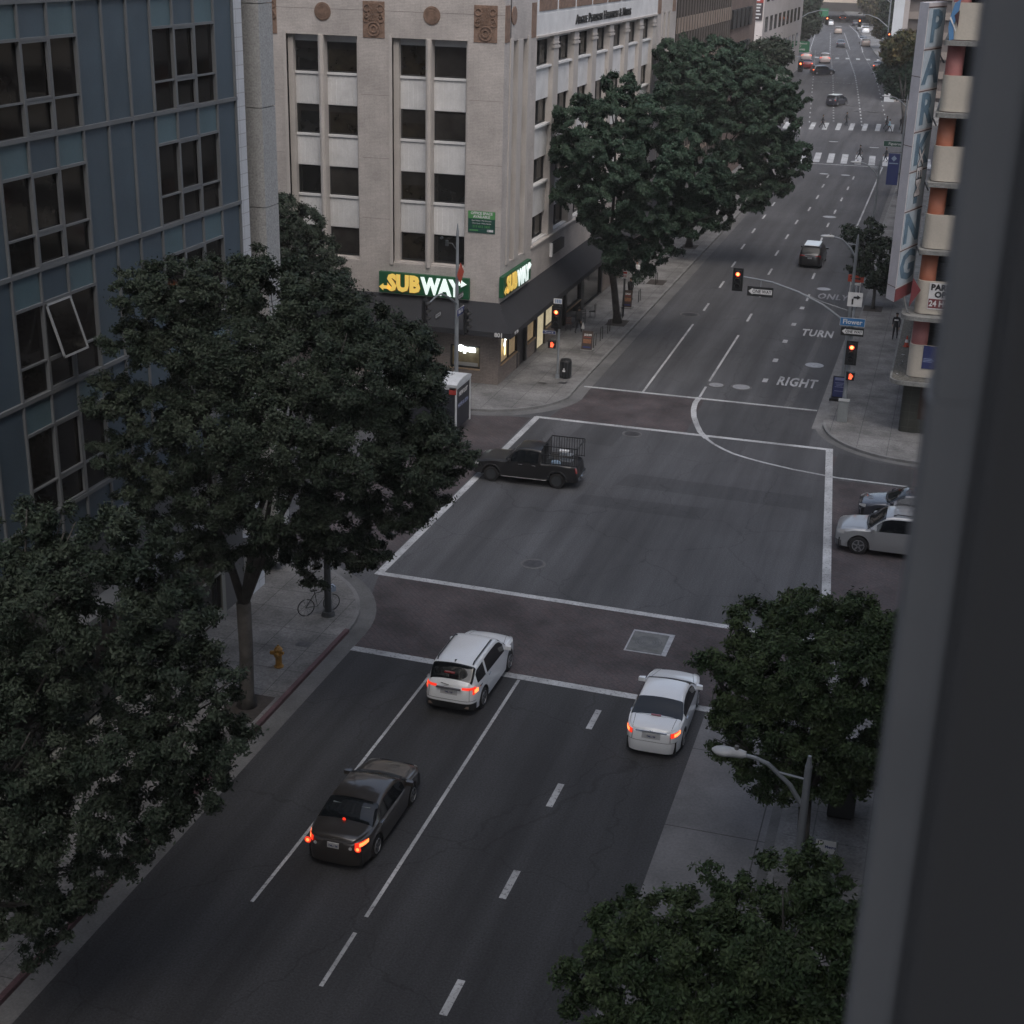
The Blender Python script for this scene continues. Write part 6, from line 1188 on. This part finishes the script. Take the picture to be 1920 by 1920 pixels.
def tree(label, base, lumps, fork, trunk_r, dens, ls, m, seed, group=None, flat=.8, nl=7, bark=BARK, kinds='tree', feather=False):
    t = thing('street_tree', label, kinds, base, 0, group); bx, by, bz = base; L2 = [(x - bx, y - by, z - bz, r) for x, y, z, r in lumps]
    me = leaf_mesh(L2, dens, ls, seed, flat, feather=feather); me.materials.append(m); link('crown', me, t)
    f = Vector(fork) - Vector(base); tr = MB(); rg = random.Random(seed)
    tr.tube([(0, 0, 0), (f.x * .1, f.y * .1, .12 * f.z), (f.x * .45 + .04, f.y * .5, f.z * .5), tuple(f)], [trunk_r * 1.45, trunk_r * 1.05, trunk_r * .95, trunk_r * 1.0], 12)
    big = sorted(L2, key=lambda q: -q[3])[:nl * 3]; rg.shuffle(big)
    for q in big[:nl]:
        e = Vector(q[:3]); m1 = f.lerp(e, .35) + Vector((rg.uniform(-.2, .2), rg.uniform(-.2, .2), .25)); m2 = f.lerp(e, .7) + Vector((rg.uniform(-.25, .25), rg.uniform(-.25, .25), .1))
        tr.tube([tuple(f - Vector((0, 0, .1))), tuple(m1), tuple(m2), tuple(e)], [trunk_r * .62, trunk_r * .42, trunk_r * .24, trunk_r * .07], 8)
        for _ in range(3):
            e2 = e + Vector((rg.uniform(-1, 1), rg.uniform(-1, 1), rg.uniform(-.3, .9))) * q[3]; tr.tube([tuple(m2), tuple(e2)], [trunk_r * .2, .012], 5)
    tr.build('trunk', bark, t, smooth=True); return t
LA = [(-21.46, 36.3, 14.34, 0.8), (-21.0, 37.3, 14.48, 1.1), (-20.52, 39.3, 14.11, 1.3), (-18.95, 39.3, 14.17, 1.35), (-17.42, 39.3, 13.82, 1.35), (-15.91, 39.3, 13.24, 1.35), (-14.91, 39.3, 12.78, 1.15), (-14.28, 39.3, 11.92, 0.95), (-21.99, 36.3, 13.06, 0.8), (-21.11, 37.3, 12.74, 1.4), (-19.75, 38.3, 12.47, 1.8), (-17.69, 38.3, 12.35, 1.8), (-15.69, 38.3, 12.07, 1.7), (-14.71, 39.3, 11.0, 1.3), (-13.82, 39.3, 10.03, 1.0), (-22.82, 36.3, 11.38, 0.8), (-21.84, 36.8, 10.86, 1.3), (-20.04, 37.3, 10.42, 1.8), (-17.81, 37.3, 10.35, 1.9), (-15.85, 37.8, 10.09, 1.8), (-14.4, 38.8, 9.62, 1.3), (-13.48, 39.3, 9.4, 0.8), (-22.88, 36.3, 9.56, 0.7), (-21.8, 36.8, 8.86, 1.2), (-20.15, 37.3, 8.39, 1.4), (-18.06, 37.3, 8.15, 1.4), (-16.44, 38.3, 7.83, 1.4), (-14.83, 38.8, 8.12, 1.1), (-14.07, 39.3, 8.47, 0.7), (-22.71, 36.8, 7.54, 0.8), (-21.5, 37.3, 6.82, 1.0), (-20.22, 38.3, 6.52, 1.1), (-19.46, 39.3, 5.79, 0.8), (-20.54, 37.3, 6.16, 0.8), (-17.8, 39.3, 5.84, 0.7), (-17.87, 38.3, 6.58, 0.8), (-16.5, 38.8, 6.41, 0.8), (-15.82, 39.3, 6.57, 0.75), (-17.82, 39.3, 5.11, 0.4), (-16.0, 39.3, 5.92, 0.4), (-19.57, 39.6, 15.09, 0.35), (-21.93, 36.3, 14.84, 0.4), (-23.3, 36.3, 10.91, 0.4), (-12.9, 39.3, 9.8, 0.35)]
LB = [(-17.75, 24.3, 12.17, 0.9), (-16.59, 24.3, 12.45, 0.72), (-15.24, 24.3, 12.4, 0.9), (-14.56, 24.3, 11.79, 0.81), (-16.79, 23.3, 11.41, 1.26), (-15.2, 23.3, 11.53, 1.08), (-14.14, 24.3, 10.78, 0.81), (-16.59, 23.3, 9.75, 1.17), (-13.8, 23.8, 9.98, 0.99), (-14.63, 23.8, 10.21, 0.9), (-13.38, 24.3, 9.32, 0.68), (-13.19, 24.3, 8.22, 0.68), (-14.02, 23.8, 8.46, 1.08), (-14.97, 23.3, 8.43, 0.99), (-16.95, 23.0, 8.09, 1.35), (-13.88, 24.3, 7.05, 0.72), (-14.76, 23.8, 6.77, 0.99), (-15.99, 23.3, 6.82, 1.17), (-17.28, 22.8, 6.2, 1.26), (-15.64, 23.8, 5.37, 0.72), (-16.71, 23.3, 4.78, 0.9), (-17.65, 22.8, 4.07, 0.99), (-16.97, 23.3, 3.46, 0.45), (-18.53, 23.3, 9.55, 1.62), (-19.04, 23.3, 5.51, 1.62), (-19.18, 24.3, 11.11, 1.26), (-17.75, 23.3, 2.55, 0.36)]
LC = [(-3.53, 36.0, 7.04, 0.75), (-2.33, 36.0, 7.7, 0.7), (-1.19, 36.0, 7.41, 0.9), (-0.36, 36.0, 7.24, 0.8), (-3.85, 35.7, 6.18, 0.7), (-2.67, 35.1, 6.51, 1.1), (-1.15, 35.0, 6.51, 1.2), (-0.07, 35.5, 6.14, 0.9), (-4.46, 35.5, 6.17, 0.35), (-3.58, 35.5, 5.04, 0.85), (-2.25, 35.0, 5.06, 1.1), (-0.73, 35.0, 5.02, 1.1), (-3.92, 35.5, 3.83, 0.5), (-3.02, 35.5, 3.5, 0.75), (-1.57, 35.2, 3.62, 0.95), (-0.23, 35.5, 3.88, 0.8), (-2.67, 35.7, 2.45, 0.4), (-4.81, 35.5, 6.06, 0.2), (-2.51, 36.0, 8.13, 0.3), (0.26, 35.8, 6.67, 0.8)]
LD = [(-4.66, 22.3, 5.87, 0.55), (-4.12, 22.8, 7.21, 0.5), (-4.25, 22.6, 6.6, 0.6), (-3.48, 22.6, 7.27, 0.7), (-2.74, 22.8, 7.54, 0.6), (-3.23, 22.0, 6.82, 0.8), (-2.38, 22.0, 7.14, 0.9), (-1.54, 22.0, 7.35, 0.9), (-1.29, 23.1, 8.36, 0.5), (-0.82, 23.1, 8.46, 0.5), (-0.93, 22.7, 8.02, 0.8), (-0.35, 22.6, 8.0, 0.6), (-0.72, 22.0, 7.55, 0.9), (-3.93, 22.3, 5.69, 0.8), (-2.85, 21.8, 6.0, 0.9), (-1.8, 21.8, 6.27, 1.0), (-0.88, 21.8, 6.52, 1.0), (-0.11, 22.3, 6.79, 0.7), (-5.12, 22.3, 5.73, 0.22), (-2.69, 22.8, 8.24, 0.2), (-2.19, 22.8, 8.01, 0.35), (-4.52, 22.3, 5.04, 0.6), (-0.13, 22.3, 7.82, 0.5), (-3.0, 21.3, 5.29, 1.2), (-1.58, 21.3, 5.56, 1.3), (-0.4, 21.3, 6.0, 1.2)]
LE = [(-19.93, 89.5, 16.07, 1.1), (-21.9, 88.5, 14.2, 1.8), (-20.18, 89.5, 14.51, 1.9), (-17.55, 89.5, 14.34, 2.3), (-15.71, 90.5, 13.09, 2.0), (-22.33, 88.5, 11.97, 1.7), (-23.0, 88.5, 12.09, 0.8), (-20.03, 88.0, 11.87, 2.6), (-17.09, 88.0, 11.73, 2.6), (-15.07, 89.5, 11.04, 2.2), (-13.86, 90.5, 10.02, 1.2), (-22.06, 88.5, 10.08, 1.6), (-19.58, 88.0, 9.36, 2.4), (-17.04, 88.5, 9.14, 2.4), (-14.89, 89.5, 8.49, 1.6), (-21.1, 89.0, 8.12, 1.0), (-19.34, 89.0, 6.77, 1.4), (-17.1, 89.5, 6.7, 1.6), (-19.72, 89.5, 5.32, 0.7), (-18.02, 89.5, 5.29, 0.8), (-23.0, 88.5, 9.84, 0.8)]
LF = [(-21.73, 118, 15.76, 2.3), (-18.82, 118, 15.89, 2.6), (-16.71, 118, 15.19, 2.5), (-20.19, 117, 14.31, 3), (-16.85, 117, 13.68, 3.2), (-14.54, 118, 13.71, 2.6), (-20.06, 117, 12.33, 2.6), (-13.96, 118, 11.75, 2.4), (-16.22, 117, 10.93, 3), (-14.16, 118, 9.32, 2.4), (-16.41, 117, 8.09, 2.6), (-12.45, 118, 8.61, 1.6), (-11.71, 118, 9.47, 0.9), (-15.48, 117.5, 6.02, 2.0), (-18.05, 118, 5.36, 2.2), (-13.92, 118, 6.47, 1.4), (-19.61, 118, 3.13, 1.4), (-17.5, 118, 3.71, 1), (-12.69, 118, 6.76, 0.8), (-12.66, 118, 13.21, 1.2), (-22.61, 118, 16.52, 1)]
LG = [(-35.48, 75.3, 9.58, 1.2), (-34.05, 75.3, 9.1, 1.2), (-35.22, 75.3, 7.82, 1.6), (-33.45, 75.3, 7.66, 1.2), (-35.93, 75.3, 6.26, 1.5), (-33.98, 75.3, 5.81, 1.4), (-35.95, 75.3, 10.14, 0.5)]
LR = [(-6.31, 106.4, 5.27, 0.7), (-4.89, 106.4, 5.75, 0.6), (-5.28, 106.4, 4.22, 1.1), (-4.04, 106.4, 4.69, 0.8), (-5.89, 106.4, 3.04, 0.5), (-4.56, 106.4, 2.76, 1.0), (-3.54, 106.4, 3.42, 0.8), (-6.71, 106.4, 5.61, 0.35), (-4.46, 106.4, 1.82, 0.6), (-5.32, 106.4, 6.28, 0.3), (-3.46, 106.4, 2.1, 0.5)]
LH = [(-9.26, 205, 11.9, 2), (-8.04, 205, 12.93, 2.0), (-9.37, 205, 9.91, 2.2), (-7.74, 205, 10.31, 2.4), (-8.14, 205, 7.97, 1.8), (-6.58, 205, 9.04, 2)]
LI = [(-32.75, 300, 13.76, 3), (-31.29, 300, 14.29, 3), (-31.57, 300, 11.87, 3), (-32.44, 300, 10.39, 2.6), (-30.43, 300, 10.46, 2.6), (-31.76, 300, 8.47, 1.8)]
LJ = [(-22.15, 172, 13.25, 1.6), (-20.69, 172, 13.48, 1.7), (-21.19, 172, 12.44, 1.8), (-20.04, 172, 12.77, 1.2), (-22.35, 172, 12.11, 1.5)]
LK = [(-26.42, 430, 10.69, 5), (-23.55, 430, 10.11, 5), (-23.94, 430, 7.37, 4.5), (-21.07, 430, 6.79, 4), (-19.21, 430, 8.9, 5)]

G1 = 'street trees'
tree('big dark spreading tree at the near left corner, trunk forking above the fire hydrant', (-20.3, 39.1, KH), LA, (-20.25, 39.1, 3.9), .24, 8000, .056, LEAF1, 11, flat=.8, nl=4)
tree('dark tree at the lower left edge, in front of the blue office building', (-20.3, 23.0, KH), LB, (-20.0, 23.2, 3.6), .28, 8500, .052, LEAF1, 12, flat=.85, nl=8)
tree('glossy green tree on the right between the white saloon and the near street lamp', (-1.7, 34.6, KH), [(x, y, z, r * 1.2) for x, y, z, r in LC], (-1.75, 34.9, 3.0), .17, 10000, .06, LEAF3, 13, flat=.85)
tree('glossy green tree cut off by the bottom edge below the Metro sign', (-1.75, 21.5, KH), LD, (-1.9, 21.7, 3.0), .18, 9500, .055, LEAF3, 14, flat=.85, nl=6)
BARKG = mat('grey bark', (.13, .12, .105), .9, var=.3, scale=.3, bump=.4, bscale=12)
tree('feathery green tree before the cream building, trunk leaning by the bike racks', (-20.55, 95.4, KH), LE, (-20.9, 93.5, 5.2), .24, 6200, .085, LEAF2, 15, flat=.75, nl=8, feather=True)
tree('taller feathery green tree behind the first, before the dark glass block', (-20.85, 124, KH), LF, (-20.3, 121, 4.5), .26, 4200, .105, LEAF2, 16, flat=.75, nl=8, feather=True)
tree('dark tree between the grey concrete pier and the lower windows of the cream building', (-35.0, 75.0, KH), LG + [(-32.6, 75.3, 6.6, 1.0), (-36.5, 75.3, 8.2, 1.4)], (-35, 75.1, 4), .22, 4500, .08, LEAF1, 17, flat=.85, nl=5)
tree('small dark open tree on the right pavement behind the street lamp', (-4.4, 106.4, KH), LR, (-4.5, 106.4, 2.2), .12, 1500, .13, LEAF1, 18, flat=.8, nl=6)
tree('green and bronze tree at the far right, behind the PARKING sign', (-6.8, 205, zt(205)), LH[:2], (-7.6, 205, 5.5), .25, 900, .26, LEAF4, 19, nl=2)
tree('dark green tree at the far right beside the bronze topped one', (-7.2, 207, zt(207)), [(x, y + 2, z - .8, r) for x, y, z, r in LH[2:]], (-7.6, 206, 5.0), .25, 900, .24, LEAF2, 20, nl=4)
tree('far dark tree at the left in front of the green overhead signs', (-33.2, 303, zt(303)), LI, (-32.6, 301, 7.5), .3, 420, .4, LEAF1, 21, nl=5)
tree('small round tree below the white rendered building', (-20.9, 172, KH), LJ, (-21, 172, 9), .2, 900, .22, LEAF1, 22, nl=4)
tree('far tree on the bank right of the overpass', (-21.5, 425, zt(425)), [(x, y - 3, z, r * .8) for x, y, z, r in LK], (-22, 427, 6.5), .35, 300, .5, LEAF4, 23, nl=5)
for k, (x, y, z, r) in enumerate(((-17.5, 330, 9.5, 3.2), (-16.2, 322, 12.5, 3.0), (-14.0, 300, 8.5, 2.6))):
    tree(['far tree behind the right hand queue of cars', 'tall far tree behind the right mast arm signal', 'far tree left of the pale concrete tower'][k], (x + 1.5, y, zt(y)), [(x + dx, y + dy, z + dz, r * s_) for dx, dy, dz, s_ in ((0, 0, 0, .7), (1.2, .5, 1.5, .7), (-.8, 0, 1.4, .6), (.5, 0, 2.8, .6), (1.8, 0, -.6, .6), (-.9, 0, -1.2, .5))], (x + 1, y, z - 2.5), .25, 480, .36, LEAF1 if k else LEAF4, 30 + k, nl=4)

# ================================================================== HAZE
hz = MB().box(-200, 200, -90, 640, -1.5, 62); ho = hz.build('haze'); hm = bpy.data.materials.new('haze'); hm.use_nodes = True; t_ = hm.node_tree; t_.nodes.remove(t_.nodes['Principled BSDF'])
pv = t_.nodes.new('ShaderNodeVolumePrincipled'); pv.inputs['Color'].default_value = (1.0, .95, .92, 1); pv.inputs['Density'].default_value = HAZE; t_.links.new(pv.outputs[0], t_.nodes['Material Output'].inputs['Volume']); ho.data.materials.append(hm); tag(ho, kind='stuff')
